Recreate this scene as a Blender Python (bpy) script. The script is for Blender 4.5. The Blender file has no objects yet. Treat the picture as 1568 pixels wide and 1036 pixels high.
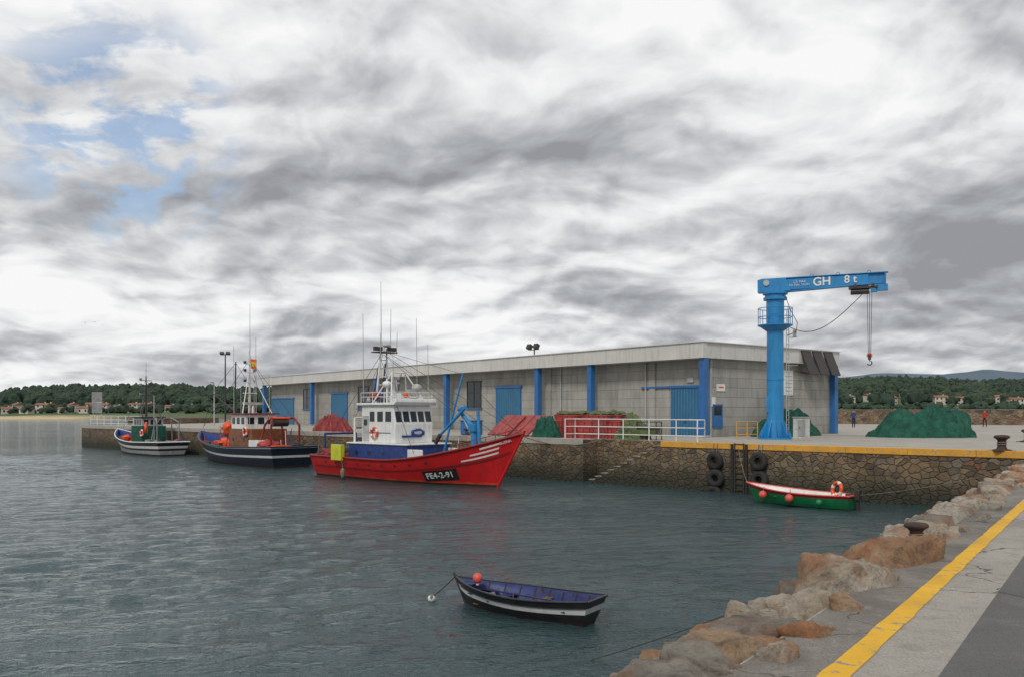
import bpy, math, random, bmesh
import numpy as np
from mathutils import Vector, Matrix, noise
from mathutils.geometry import tessellate_polygon
random.seed(7); np.random.seed(7)
F=1300.;CX=784.;HY=629.;CH=4.0;DK=2.4
def P(px,py,z=0.):
    Y=(CH-z)*F/(py-HY); return Vector(((px-CX)*Y/F,Y,z))
def D(px,Y,z=0.): return Vector(((px-CX)*Y/F,Y,z))
def Zat(py,Y): return CH-(py-HY)*Y/F
scene=bpy.context.scene
COL=scene.collection
# ---------------------------------------------------------------- materials
class NT:
    def __init__(s,tree): s.t=tree; s.n=tree.nodes; s.l=tree.links
    def N(s,typ,**k):
        n=s.n.new(typ)
        for a,b in k.items(): setattr(n,a,b)
        return n
    def L(s,a,b): s.l.new(a,b)
    def val(s,x,sock):
        if hasattr(x,'is_output'): s.L(x,sock)
        else: sock.default_value=x
    def math(s,op,a,b=0.,c=None,clamp=False):
        n=s.N('ShaderNodeMath',operation=op); n.use_clamp=clamp
        s.val(a,n.inputs[0]); s.val(b,n.inputs[1])
        if c is not None: s.val(c,n.inputs[2])
        return n.outputs[0]
    def mix(s,f,a,b,blend='MIX'):
        n=s.N('ShaderNodeMix',data_type='RGBA',blend_type=blend)
        s.val(f,n.inputs[0])
        for x,i in((a,6),(b,7)):
            if hasattr(x,'is_output'): s.L(x,n.inputs[i])
            else: n.inputs[i].default_value=(x[0],x[1],x[2],1)
        return n.outputs[2]
    def noise(s,vec,scale,detail=6,rough=.55,dist=0.,dim='3D'):
        n=s.N('ShaderNodeTexNoise',noise_dimensions=dim); n.inputs['Scale'].default_value=scale
        n.inputs['Detail'].default_value=detail; n.inputs['Roughness'].default_value=rough
        n.inputs['Distortion'].default_value=dist
        if vec is not None: s.L(vec,n.inputs['Vector'])
        return n.outputs[0]
    def warp(s,vec,scale,amt,detail=4,dim='3D'):
        n=s.N('ShaderNodeTexNoise',noise_dimensions=dim); n.inputs['Scale'].default_value=scale; n.inputs['Detail'].default_value=detail; s.L(vec,n.inputs['Vector'])
        va=s.N('ShaderNodeVectorMath',operation='MULTIPLY_ADD'); s.L(n.outputs['Color'],va.inputs[0]); va.inputs[1].default_value=(amt,amt,amt); s.L(vec,va.inputs[2])
        return va.outputs[0]
    def mapr(s,x,a,b,c=0.,d=1.):
        n=s.N('ShaderNodeMapRange'); s.L(x,n.inputs[0])
        for i,q in enumerate((a,b,c,d)): n.inputs[1+i].default_value=q
        return n.outputs[0]
    def mapping(s,vec,sc=(1,1,1),rot=(0,0,0),loc=(0,0,0)):
        n=s.N('ShaderNodeMapping'); s.L(vec,n.inputs[0])
        n.inputs['Scale'].default_value=sc; n.inputs['Rotation'].default_value=rot; n.inputs['Location'].default_value=loc
        return n.outputs[0]
    def ramp(s,x,stops):
        n=s.N('ShaderNodeValToRGB'); s.L(x,n.inputs[0]); e=n.color_ramp.elements
        while len(e)<len(stops): e.new(.5)
        for i,(p,c) in enumerate(stops):
            e[i].position=p; e[i].color=(c[0],c[1],c[2],1)
        return n.outputs[0]
    def bump(s,h,strength,dist,normal=None):
        n=s.N('ShaderNodeBump'); s.L(h,n.inputs['Height'])
        n.inputs['Strength'].default_value=strength; n.inputs['Distance'].default_value=dist
        if normal is not None: s.L(normal,n.inputs['Normal'])
        return n.outputs[0]
def newmat(name):
    m=bpy.data.materials.new(name); m.use_nodes=True
    t=NT(m.node_tree); b=m.node_tree.nodes['Principled BSDF']
    return m,t,b
def mat(name,c1,c2=None,rough=.6,scale=2.,bump=.15,bscale=25.,bd=.01,dirt=.25,dcol=(.05,.04,.03),metal=0.):
    m,t,b=newmat(name)
    if c2 is None: c2=tuple(x*.72 for x in c1)
    o=t.N('ShaderNodeTexCoord').outputs['Object']
    n=t.noise(o,scale,6,.6)
    col=t.mix(t.mapr(n,.35,.65),c1,c2)
    if dirt>0:
        st=t.noise(t.mapping(o,(3.5,3.5,.45)),1.6,6,.65)
        f=t.math('MULTIPLY',t.mapr(st,.5,.75),dirt)
        col=t.mix(f,col,dcol)
    t.L(col,b.inputs['Base Color'])
    t.L(t.mapr(n,.3,.7,max(.05,rough-.1),min(1,rough+.12)),b.inputs['Roughness'])
    b.inputs['Metallic'].default_value=metal
    t.L(t.bump(t.noise(o,bscale,4,.6),bump,bd),b.inputs['Normal'])
    return m
M={}
M['red']=mat('red_paint',(.64,.016,.020),(.50,.013,.015),.4,1.2,.1,8,dirt=.45,dcol=(.18,.02,.02))
M['redorange']=mat('orange_boot_paint',(.72,.08,.03),(.45,.03,.015),.5,2,dirt=.6)
M['darkred']=mat('dark_red_paint',(.26,.02,.02),None,.5,2)
M['white']=mat('white_paint',(.81,.82,.80),(.70,.71,.69),.4,1.5,.05,10,dirt=.35,dcol=(.3,.2,.12))
M['blue']=mat('blue_paint',(.03,.16,.43),(.025,.13,.35),.45,1.5,.05,10,dirt=.35)
M['craneblue']=mat('crane_blue_paint',(.02,.26,.58),(.018,.21,.48),.38,1.2,.05,8,dirt=.5,dcol=(.03,.08,.13))
M['boatblue']=mat('boat_blue_paint',(.02,.06,.26),(.012,.035,.16),.45,3,dirt=.4)
M['rowblue']=mat('rowing_boat_blue_paint',(.02,.04,.18),(.012,.02,.09),.5,5,dirt=.7,dcol=(.06,.045,.03))
M['black']=mat('black_paint',(.012,.013,.017),(.025,.025,.028),.35,2,dirt=.3,dcol=(.06,.05,.04))
M['navy']=mat('navy_paint',(.010,.016,.036),(.018,.026,.05),.35,2,dirt=.3,dcol=(.06,.05,.04))
M['green']=mat('green_paint',(.01,.25,.09),(.01,.17,.065),.4,2,dirt=.4)
M['brown']=mat('red_brown_paint',(.07,.025,.018),(.04,.02,.015),.6,3,dirt=.4)
M['orange']=mat('orange_plastic',(.85,.11,.02),(.7,.08,.02),.4,3,dirt=.2)
M['pink']=mat('pink_buoy_plastic',(.8,.12,.09),(.65,.09,.07),.4,3,dirt=.2)
M['yellow']=mat('yellow_plastic',(.62,.66,.03),(.5,.52,.03),.5,3,dirt=.3)
M['grey']=mat('grey_metal',(.30,.31,.31),(.2,.2,.2),.5,3,dirt=.4)
M['lgrey']=mat('light_grey_metal',(.5,.51,.5),None,.5,3,dirt=.3)
M['dark']=mat('dark_metal',(.03,.03,.032),(.05,.04,.035),.5,4,dirt=.3,dcol=(.12,.05,.02))
M['rubber']=mat('tyre_rubber',(.015,.015,.016),(.03,.03,.028),.8,6,.5,30,dirt=.3,dcol=(.07,.07,.05))
M['wood']=mat('deck_wood',(.17,.10,.055),(.10,.06,.035),.7,4,.4,20)
M['teak']=mat('varnished_wood',(.25,.09,.03),(.16,.05,.02),.45,4)
M['rope']=mat('rope_fibre',(.24,.21,.16),(.14,.12,.09),.9,10)
M['glass']=mat('window_glass',(.012,.018,.022),(.02,.03,.035),.08,1,.0,5,dirt=0)
M['netgreen']=mat('green_net',(.016,.125,.078),(.008,.065,.046),.9,2.2,1.,7,.12,dirt=.7,dcol=(.006,.04,.034))
M['netred']=mat('red_net',(.48,.075,.065),(.36,.05,.045),.8,2,.5,10,.03,dirt=.4,dcol=(.16,.06,.05))
M['netolive']=mat('olive_net',(.16,.20,.08),(.085,.12,.05),.9,2,.9,10,.06,dirt=.5)
M['redboard']=mat('red_board',(.38,.075,.068),(.29,.055,.05),.75,2,dirt=.5)
M['fascia']=mat('roof_fascia_sheet',(.66,.65,.61),(.56,.555,.52),.5,.5,.05,6,dirt=.45,dcol=(.27,.24,.18))
M['skin']=mat('skin',(.5,.28,.2),None,.5,8,dirt=0)
M['hair']=mat('hair',(.03,.02,.015),None,.7,20,dirt=0)
M['denim']=mat('dark_trousers',(.02,.025,.05),None,.9,8,dirt=0)
M['shirtblue']=mat('blue_shirt',(.03,.06,.16),None,.9,8,dirt=0)
M['shirtred']=mat('red_shirt',(.5,.04,.04),None,.9,8,dirt=0)
M['flagyellow']=mat('flag_yellow',(.8,.5,.02),None,.8,4,dirt=0)
M['tile']=mat('roof_tile',(.32,.14,.085),(.24,.10,.07),.8,.5,dirt=.2)
M['housewall']=mat('house_plaster',(.62,.59,.53),(.52,.49,.42),.8,.3,dirt=.15)
M['rust']=mat('rusty_iron',(.07,.035,.025),(.03,.02,.02),.75,8,.5,30,dirt=.3,dcol=(.2,.08,.03))
def water_mat():
    m,t,b=newmat('sea_water')
    o=t.N('ShaderNodeTexCoord').outputs['Object']
    big=t.noise(t.mapping(o,(.03,.06,1),(0,0,.6)),1.,3,.5)
    col=t.mix(t.mapr(big,.35,.65),(.030,.060,.067),(.038,.074,.080))
    t.L(col,b.inputs['Base Color'])
    b.inputs['Roughness'].default_value=.06
    b.inputs['IOR'].default_value=1.34
    w1=t.noise(t.mapping(o,(1.0,1.8,1),(0,0,.5)),1.5,3,.6,.5)
    w2=t.noise(t.mapping(o,(1.5,2.8,1),(0,0,-.2)),3.4,3,.65,.4)
    w3=t.noise(t.mapping(o,(.25,.5,1),(0,0,.3)),1.,2,.5)
    h=t.math('ADD',t.math('MULTIPLY',w1,.55),t.math('MULTIPLY',w2,.40))
    h=t.math('ADD',h,t.math('MULTIPLY',w3,.8))
    gust=t.mapr(t.noise(t.mapping(o,(.05,.12,1),(0,0,.2)),1.,3,.6),.35,.65,.12,.26)
    n=t.N('ShaderNodeBump'); t.L(h,n.inputs['Height']); n.inputs['Strength'].default_value=1.; t.L(gust,n.inputs['Distance'])
    t.L(n.outputs[0],b.inputs['Normal'])
    return m
M['water']=water_mat()
def stone_wall_mat(name='quay_stone',algae=True,scale=2.7):
    m,t,b=newmat(name)
    uv=t.N('ShaderNodeTexCoord').outputs['UV']
    vec=t.mapping(t.warp(t.warp(uv,1.1,.5,4),5.,.09,3),(1.,1.5,1))
    v1=t.N('ShaderNodeTexVoronoi',feature='F1',voronoi_dimensions='2D'); v1.inputs['Scale'].default_value=scale; t.L(vec,v1.inputs['Vector'])
    v2=t.N('ShaderNodeTexVoronoi',feature='DISTANCE_TO_EDGE',voronoi_dimensions='2D'); v2.inputs['Scale'].default_value=scale; t.L(vec,v2.inputs['Vector'])
    sx=t.N('ShaderNodeSeparateColor'); t.L(v1.outputs['Color'],sx.inputs[0])
    col=t.ramp(sx.outputs[0],[(0,(.08,.06,.045)),(.2,(.165,.11,.065)),(.4,(.28,.18,.09)),(.55,(.18,.15,.12)),(.7,(.34,.24,.13)),(.85,(.23,.21,.175)),(1,(.27,.11,.055))])
    fine=t.noise(uv,7,8,.7)
    col=t.mix(t.mapr(fine,.38,.72,0,.75),col,(.08,.063,.045))
    big=t.noise(uv,.4,6,.65)
    col=t.mix(t.mapr(big,.50,.72,0,.55),col,(.40,.28,.15))
    big2=t.noise(t.mapping(uv,(1,.4,1),(0,0,0),(7,3,0)),.9,6,.65)
    col=t.mix(t.mapr(big2,.5,.7,0,.6),col,(.06,.05,.037))
    mort=t.mapr(v2.outputs['Distance'],.01,.055,1,0)
    col=t.mix(t.math('MULTIPLY',mort,t.mapr(fine,.35,.6,.05,.5)),col,(.15,.13,.10))
    if algae:
        sep=t.N('ShaderNodeSeparateXYZ'); t.L(uv,sep.inputs[0])
        hh=t.math('ADD',sep.outputs[1],t.math('MULTIPLY',t.math('SUBTRACT',t.noise(uv,1.3,6,.6),.5),1.3))
        col=t.mix(t.mapr(hh,.35,1.3,.95,0),col,(.020,.022,.016))
        col=t.mix(t.mapr(hh,.9,2.3,.40,0),col,(.06,.06,.035))
    t.L(col,b.inputs['Base Color']); b.inputs['Roughness'].default_value=.85
    h=t.math('ADD',t.mapr(v2.outputs['Distance'],0,.12),t.math('MULTIPLY',fine,.8))
    t.L(t.bump(h,1.,.06),b.inputs['Normal'])
    return m
M['stone']=stone_wall_mat()
M['stone2']=stone_wall_mat('sea_wall_stone',False,1.8)
def block_mat():
    m,t,b=newmat('concrete_block_wall')
    o=t.N('ShaderNodeTexCoord').outputs['Object']
    s=t.N('ShaderNodeSeparateXYZ'); t.L(o,s.inputs[0])
    c=t.N('ShaderNodeCombineXYZ'); t.L(t.math('ADD',s.outputs[0],s.outputs[1]),c.inputs[0]); t.L(s.outputs[2],c.inputs[1])
    br=t.N('ShaderNodeTexBrick'); t.L(c.outputs[0],br.inputs['Vector'])
    br.inputs['Scale'].default_value=1.; br.inputs['Brick Width'].default_value=2.4; br.inputs['Row Height'].default_value=.62
    br.inputs['Mortar Size'].default_value=.018; br.inputs['Mortar Smooth'].default_value=.4
    br.inputs['Color1'].default_value=(.40,.39,.355,1); br.inputs['Color2'].default_value=(.32,.315,.285,1); br.inputs['Mortar'].default_value=(.19,.185,.165,1)
    st=t.noise(t.mapping(c.outputs[0],(1.4,.22,1)),1.4,8,.7)
    col=t.mix(t.mapr(st,.43,.70,0,.7),br.outputs['Color'],(.165,.158,.135))
    n=t.noise(o,.5,6,.65)
    col=t.mix(t.mapr(n,.4,.7,0,.45),col,(.46,.45,.41))
    low=t.mapr(s.outputs[2],.05,.8,.45,0)
    col=t.mix(t.math('MULTIPLY',low,t.mapr(st,.35,.6)),col,(.12,.12,.09))
    t.L(col,b.inputs['Base Color']); b.inputs['Roughness'].default_value=.9
    h=t.math('ADD',t.math('MULTIPLY',br.outputs['Fac'],-1.),t.math('MULTIPLY',t.noise(o,14,4,.6),.3))
    t.L(t.bump(h,.5,.03),b.inputs['Normal'])
    return m
M['block']=block_mat()
def shutter_mat():
    m,t,b=newmat('blue_corrugated_shutter')
    o=t.N('ShaderNodeTexCoord').outputs['Object']
    s=t.N('ShaderNodeSeparateXYZ'); t.L(o,s.inputs[0])
    w=t.math('SINE',t.math('MULTIPLY',s.outputs[0],26.))
    n=t.noise(o,1.,6,.6)
    t.L(t.mix(t.mapr(n,.3,.7),(.03,.15,.28),(.045,.19,.34)),b.inputs['Base Color'])
    b.inputs['Roughness'].default_value=.5
    t.L(t.bump(w,1.,.03),b.inputs['Normal'])
    return m
M['shutter']=shutter_mat()
def ground_mat(name,c1,c2,c3,scale=.5,fine=40,rough=.9,bd=.012,crack=0.,agg=.4,stain=0.):
    m,t,b=newmat(name)
    o=t.N('ShaderNodeTexCoord').outputs['Object']
    n=t.noise(o,scale,8,.65); n2=t.noise(o,fine,3,.7); n3=t.noise(o,scale*6,7,.65,.5)
    col=t.mix(t.mapr(n,.35,.65),c1,c2)
    col=t.mix(t.mapr(n3,.5,.72,0,.65),col,c3)
    if stain:
        n4=t.noise(t.mapping(o,(1,1,1),(0,0,0),(5,2,0)),.8,5,.6)
        col=t.mix(t.mapr(n4,.56,.62,0,stain),col,tuple(x*.45 for x in c1))
    col=t.mix(t.mapr(n2,.40,.72,0,agg),col,tuple(x*.3 for x in c1))
    if crack:
        v=t.N('ShaderNodeTexVoronoi',feature='DISTANCE_TO_EDGE'); v.inputs['Scale'].default_value=crack
        t.L(t.warp(o,1.6,.9,6),v.inputs['Vector'])
        col=t.mix(t.mapr(v.outputs['Distance'],.001,.006,.8,0),col,(.03,.028,.025))
    t.L(col,b.inputs['Base Color']); b.inputs['Roughness'].default_value=rough
    t.L(t.bump(t.math('ADD',n2,t.math('MULTIPLY',n3,.6)),.9,bd),b.inputs['Normal'])
    return m
M['deck']=ground_mat('quay_concrete',(.47,.44,.385),(.39,.365,.32),(.30,.28,.25),.15,18,stain=.3)
M['pave']=ground_mat('bank_concrete',(.50,.46,.40),(.40,.37,.325),(.27,.24,.205),.7,60,crack=.33,agg=.6,bd=.02,stain=.4)
M['pavedark']=ground_mat('edge_concrete',(.34,.31,.27),(.22,.20,.175),(.45,.41,.35),1.3,55,agg=.65,bd=.03,crack=.5,stain=.5)
M['asphalt']=ground_mat('asphalt',(.19,.187,.177),(.145,.144,.138),(.25,.24,.22),.5,75,agg=.65,bd=.02,crack=.2,stain=.45)
def line_mat(name,c,worn=(.2,.18,.14),th=.62):
    m,t,b=newmat(name)
    o=t.N('ShaderNodeTexCoord').outputs['Object']
    n=t.noise(o,7,8,.7); n2=t.noise(o,60,3,.7)
    col=t.mix(t.mapr(t.noise(o,1.2,6,.6),.35,.7),c,tuple(x*.75 for x in c))
    f=t.math('MAXIMUM',t.mapr(n,th,th+.06),t.mapr(n2,.64,.72,0,.75))
    t.L(t.mix(f,col,worn),b.inputs['Base Color']); b.inputs['Roughness'].default_value=.75
    t.L(t.bump(n2,.8,.012),b.inputs['Normal'])
    return m
M['line']=line_mat('yellow_road_paint',(.88,.49,.02),(.30,.27,.21),.57)
M['kerb']=line_mat('orange_kerb_paint',(.78,.38,.03),(.36,.30,.20),.53)
def rock_mat(name,stops,lich,stain):
    m,t,b=newmat(name)
    o=t.N('ShaderNodeTexCoord').outputs['Object']
    n=t.noise(o,1.3,8,.62); n2=t.noise(o,5,8,.72,.6); n3=t.noise(o,1.8,6,.62); n4=t.noise(o,30,6,.75)
    col=t.ramp(n,stops)
    col=t.mix(t.mapr(n3,.50,.61,0,lich),col,(.46,.19,.075))
    col=t.mix(t.mapr(n2,.48,.66,0,stain),col,(.12,.085,.06))
    col=t.mix(t.mapr(n4,.48,.70,0,.5),col,(.15,.12,.095))
    t.L(col,b.inputs['Base Color']); b.inputs['Roughness'].default_value=.92
    h=t.math('ADD',n2,t.math('MULTIPLY',n4,.35))
    t.L(t.bump(h,1.,.12),b.inputs['Normal'])
    return m
M['rock']=rock_mat('pale_granite',[(.3,(.40,.29,.19)),(.45,(.54,.44,.33)),(.55,(.62,.56,.46)),(.7,(.44,.38,.31))],.6,.75)
M['rockochre']=rock_mat('ochre_stone',[(.3,(.28,.14,.07)),(.45,(.45,.26,.14)),(.55,(.54,.37,.23)),(.7,(.34,.27,.20))],.85,.75)
M['rockgrey']=rock_mat('grey_stone',[(.3,(.18,.16,.14)),(.45,(.30,.27,.23)),(.55,(.41,.37,.31)),(.7,(.24,.21,.17))],.4,.7)
def foliage_mat():
    m,t,b=newmat('distant_foliage')
    o=t.N('ShaderNodeTexCoord').outputs['Object']
    n=t.noise(o,.02,5,.6); n2=t.noise(o,.3,5,.7)
    col=t.ramp(n,[(.35,(.030,.054,.038)),(.5,(.042,.070,.042)),(.65,(.068,.096,.052))])
    col=t.mix(t.mapr(n2,.35,.7,0,.6),col,(.022,.038,.032))
    t.L(col,b.inputs['Base Color']); b.inputs['Roughness'].default_value=1
    return m
M['foliage']=foliage_mat()
def hill_mat():
    m,t,b=newmat('hill_ground')
    o=t.N('ShaderNodeTexCoord').outputs['Object']
    s=t.N('ShaderNodeSeparateXYZ'); t.L(o,s.inputs[0])
    n=t.noise(o,.015,6,.6)
    col=t.ramp(n,[(.35,(.03,.06,.025)),(.5,(.07,.12,.04)),(.62,(.11,.15,.05))])
    z=t.math('ADD',s.outputs[2],t.math('MULTIPLY',t.noise(o,.04,4,.6),2.5))
    r=t.mapr(z,2.4,3.0)
    left=t.mapr(s.outputs[0],-230,-200,1,0)
    sandf=t.math('MULTIPLY',t.math('SUBTRACT',1.,r),left)
    col=t.mix(t.math('SUBTRACT',1.,r),col,(.12,.11,.07))
    col=t.mix(sandf,col,(.55,.43,.24))
    t.L(col,b.inputs['Base Color']); b.inputs['Roughness'].default_value=1
    return m
M['hill']=hill_mat()
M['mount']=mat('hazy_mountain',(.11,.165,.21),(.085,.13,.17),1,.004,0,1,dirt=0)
# ---------------------------------------------------------------- mesh builder
class MB:
    def __init__(s): s.v=[];s.f=[];s.m=[];s.s=[];s.mats=[];s.T=None
    def mi(s,k):
        if k not in s.mats: s.mats.append(k)
        return s.mats.index(k)
    def add(s,vs,fs,k,sm=False):
        b=len(s.v); i=s.mi(k)
        for p in vs:
            p=Vector(p)
            if s.T is not None: p=s.T@p
            s.v.append(p)
        for f in fs: s.f.append([b+q for q in f]); s.m.append(i); s.s.append(sm)
    def box(s,c,d,k,R=None,taper=1.):
        c=Vector(c); vs=[]
        for z in(-1,1):
            q=taper if z>0 else 1
            for x,y in((-1,-1),(1,-1),(1,1),(-1,1)):
                p=Vector((x*d[0]/2*q,y*d[1]/2*q,z*d[2]/2))
                if R is not None: p=R@p
                vs.append(c+p)
        s.add(vs,[(3,2,1,0),(4,5,6,7),(0,1,5,4),(1,2,6,5),(2,3,7,6),(3,0,4,7)],k)
    def cyl(s,a,b,r1,r2,k,n=10,cap=True,sm=True):
        a=Vector(a);b=Vector(b);w=(b-a)
        if w.length<1e-6:return
        w.normalize(); u=w.orthogonal().normalized(); x=w.cross(u)
        vs=[]
        for c,r in((a,r1),(b,r2)):
            for i in range(n):
                t=2*math.pi*i/n; vs.append(c+(u*math.cos(t)+x*math.sin(t))*r)
        s.add(vs,[(i,(i+1)%n,n+(i+1)%n,n+i) for i in range(n)],k,sm)
        if cap: s.add(vs,[list(range(n))[::-1],list(range(n,2*n))],k)
    def tube(s,pts,r,k,n=6):
        for a,b in zip(pts[:-1],pts[1:]): s.cyl(a,b,r,r,k,n)
    def sph(s,c,r,k,nu=14,nv=9):
        c=Vector(c)
        if not hasattr(r,'__len__'): r=(r,r,r)
        vs=[];fs=[]
        for j in range(nv+1):
            p=math.pi*j/nv
            for i in range(nu):
                t=2*math.pi*i/nu
                vs.append(c+Vector((r[0]*math.sin(p)*math.cos(t),r[1]*math.sin(p)*math.sin(t),r[2]*math.cos(p))))
        for j in range(nv):
            for i in range(nu):
                fs.append((j*nu+i,(j+1)*nu+i,(j+1)*nu+(i+1)%nu,j*nu+(i+1)%nu))
        s.add(vs,fs,k,True)
    def lump(s,c,r,k,amp=.3,seed=0.):
        c=Vector(c); nu,nv=18,11; vs=[];fs=[]
        if not hasattr(r,'__len__'): r=(r,r,r)
        for j in range(nv+1):
            p=math.pi*j/nv
            for i in range(nu):
                t=2*math.pi*i/nu; d=Vector((math.sin(p)*math.cos(t),math.sin(p)*math.sin(t),math.cos(p)))
                q=1+amp*noise.noise(d*2+Vector((seed,seed*2,0)))+amp*.6*noise.noise(d*5+Vector((seed,0,seed)))
                vs.append(c+Vector((d.x*r[0]*q,d.y*r[1]*q,d.z*r[2]*q)))
        for j in range(nv):
            for i in range(nu): fs.append((j*nu+i,(j+1)*nu+i,(j+1)*nu+(i+1)%nu,j*nu+(i+1)%nu))
        s.add(vs,fs,k,True)
    def torus(s,c,ax,R,r,k,n=24,m=10,k2=None):
        c=Vector(c);w=Vector(ax).normalized();u=w.orthogonal().normalized();x=w.cross(u)
        vs=[]
        for i in range(n):
            t=2*math.pi*i/n; d=u*math.cos(t)+x*math.sin(t)
            for j in range(m):
                p=2*math.pi*j/m; vs.append(c+d*(R+r*math.cos(p))+w*r*math.sin(p))
        fa=[];fb=[]
        for i in range(n):
            for j in range(m):
                f=(i*m+j,((i+1)%n)*m+j,((i+1)%n)*m+(j+1)%m,i*m+(j+1)%m)
                (fb if (k2 and i%(n//4)<2) else fa).append(f)
        s.add(vs,fa,k,True)
        if fb: s.add(vs,fb,k2,True)
    def poly(s,pts,k): s.add(pts,[list(range(len(pts)))],k)
    def prism(s,pts,vec,k):
        n=len(pts); vec=Vector(vec); vs=[Vector(p) for p in pts]+[Vector(p)+vec for p in pts]
        s.add(vs,[list(range(n))[::-1],list(range(n,2*n))]+[(i,(i+1)%n,n+(i+1)%n,n+i) for i in range(n)],k)
    def build(s,name,loc=(0,0,0),rz=0.,parent=None,bevel=0.,fixn=True):
        me=bpy.data.meshes.new(name); me.from_pydata([tuple(p) for p in s.v],[],s.f)
        for k in s.mats: me.materials.append(M[k])
        me.polygons.foreach_set('material_index',s.m); me.polygons.foreach_set('use_smooth',s.s)
        me.update()
        if fixn:
            bm=bmesh.new(); bm.from_mesh(me); bmesh.ops.recalc_face_normals(bm,faces=bm.faces); bm.to_mesh(me); bm.free()
        o=bpy.data.objects.new(name,me); COL.objects.link(o)
        o.location=loc; o.rotation_euler=(0,0,rz)
        if parent: o.parent=parent
        if bevel>0:
            b=o.modifiers.new('bevel','BEVEL'); b.width=bevel; b.segments=2; b.limit_method='ANGLE'; b.angle_limit=math.radians(50)
        return o
def empty(name,loc=(0,0,0),rz=0.):
    e=bpy.data.objects.new(name,None); COL.objects.link(e); e.location=loc; e.rotation_euler=(0,0,rz); return e
def text(s,size,k,origin,xdir,up,parent=None,name='lettering',off=.0):
    c=bpy.data.curves.new(name,'FONT'); c.body=s; c.size=size; c.extrude=.006; c.offset=off; c.align_x='CENTER'; c.align_y='CENTER'
    c.materials.append(M[k]); o=bpy.data.objects.new(name,c); COL.objects.link(o)
    x=Vector(xdir).normalized(); y=Vector(up); y=(y-x*y.dot(x)).normalized(); z=x.cross(y)
    m=Matrix((x,y,z)).transposed().to_4x4(); m.translation=Vector(origin)
    if parent: o.parent=parent
    o.matrix_local=m
    return o
def rope(name,pts,r=.02,k='rope',sag=0.,n=16):
    mb=MB()
    if len(pts)==2:
        a,b=Vector(pts[0]),Vector(pts[1])
        pts=[a.lerp(b,i/n)+Vector((0,0,-sag*4*(i/n)*(1-i/n))) for i in range(n+1)]
    mb.tube(pts,r,k,5); return mb.build(name)
# ---------------------------------------------------------------- layout lines
C=Vector((20.7,32.8,0)); U=Vector((-.737,.676,0)).normalized(); Nn=Vector((.676,.737,0)).normalized()
def Fq(px):
    r=(px-CX)/F; s=(C.x-r*C.y)/(r*U.y-U.x); return C+U*s
A=Fq(125)
V=Vector((.586,.81,0)).normalized(); W=Vector((.81,-.586,0)).normalized()
E0=Vector((.69,5.11,0))
N1=Fq(893); N2=Fq(1012); IN=Nn*1.3
def zz(p,z): return Vector((p[0],p[1],z))
EB=E0-V*30
WE=.46
BE=Vector((-41,119,0)); BR=Vector((-14,127,0))
deckpts=[A,N1,N1+IN,N2+IN,N2,C,C+W*WE-V*.0,EB+W*WE,Vector((60,-60,0)),Vector((160,-20,0)),Vector((120,62,0)),Vector((59.7,99,0)),Vector((44,109,0)),BR,BE]
def sheet(name,pts,z,k):
    tri=tessellate_polygon([[Vector((p[0],p[1],0)) for p in pts]])
    mb=MB(); mb.add([zz(p,z) for p in pts],[list(t) for t in tri],k)
    o=mb.build(name,fixn=False)
    bm=bmesh.new(); bm.from_mesh(o.data)
    for f in bm.faces:
        if f.normal.z<0: f.normal_flip()
    bm.to_mesh(o.data); bm.free()
    return o
sheet('quay_deck',deckpts,DK,'deck')
X0,X1,Y0,Y1=-95.,24.,4.,124.; sp=.17
xs=np.arange(X0,X1+.01,sp); ys=np.concatenate([np.arange(Y0,50,.13),np.arange(50,Y1,.22)]); nx,ny=len(xs),len(ys)
GX,GY=np.meshgrid(xs,ys); H=np.zeros_like(GX); rs_=np.random.RandomState(11)
for i in range(52):
    lam=math.exp(rs_.uniform(math.log(.5),math.log(2.4))); k=2*math.pi/lam
    th=math.radians(-62)+rs_.normal(0,.6); sl=.118*math.sqrt(2/52)
    if lam>1.4: sl*=.75
    H+=sl/k*np.sin(k*(GX*math.cos(th)+GY*math.sin(th))+rs_.uniform(0,6.28)+.8*np.sin(GX*.31*rs_.uniform(.5,1.5)+GY*.27*rs_.uniform(.5,1.5)+rs_.uniform(0,6)))
env=.8+.35*np.sin(GX*.17+GY*.11+1)*np.sin(GX*.06-GY*.21)
far=np.clip(1-(np.hypot(GX,GY)-30)/75,0,1)
edge=np.minimum(np.minimum(GX-X0,xs[-1]-GX),np.minimum(GY-Y0,ys[-1]-GY)); fade=np.clip(edge/8,0,1); fade=fade*fade*(3-2*fade)
H*=env*fade*far
vw=np.stack([GX.ravel(),GY.ravel(),H.ravel()],1)
ii=np.arange((ny-1)*(nx-1)); r_=ii//(nx-1); c_=ii%(nx-1); a_=r_*nx+c_
fw=np.stack([a_,a_+1,a_+nx+1,a_+nx],1)
S=7000.; xe,ye=float(xs[-1]),float(ys[-1]); nb=len(vw)
ext=[(-S,-S,0),(S,-S,0),(S,S,0),(-S,S,0),(X0,Y0,0),(xe,Y0,0),(xe,ye,0),(X0,ye,0)]
vw=np.concatenate([vw,np.array(ext)])
fext=np.array([[nb+0,nb+1,nb+5,nb+4],[nb+1,nb+2,nb+6,nb+5],[nb+2,nb+3,nb+7,nb+6],[nb+3,nb+0,nb+4,nb+7]])
fw=np.concatenate([fw,fext])
me=bpy.data.meshes.new('water'); me.vertices.add(len(vw)); me.vertices.foreach_set('co',vw.ravel())
me.loops.add(fw.size); me.loops.foreach_set('vertex_index',fw.ravel().astype(np.int32)); me.polygons.add(len(fw))
me.polygons.foreach_set('loop_start',np.arange(0,fw.size,4,dtype=np.int32)); me.polygons.foreach_set('use_smooth',np.ones(len(fw),dtype=bool))
me.update(calc_edges=True); me.validate(); me.materials.append(M['water'])
o=bpy.data.objects.new('water',me); COL.objects.link(o)
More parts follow.
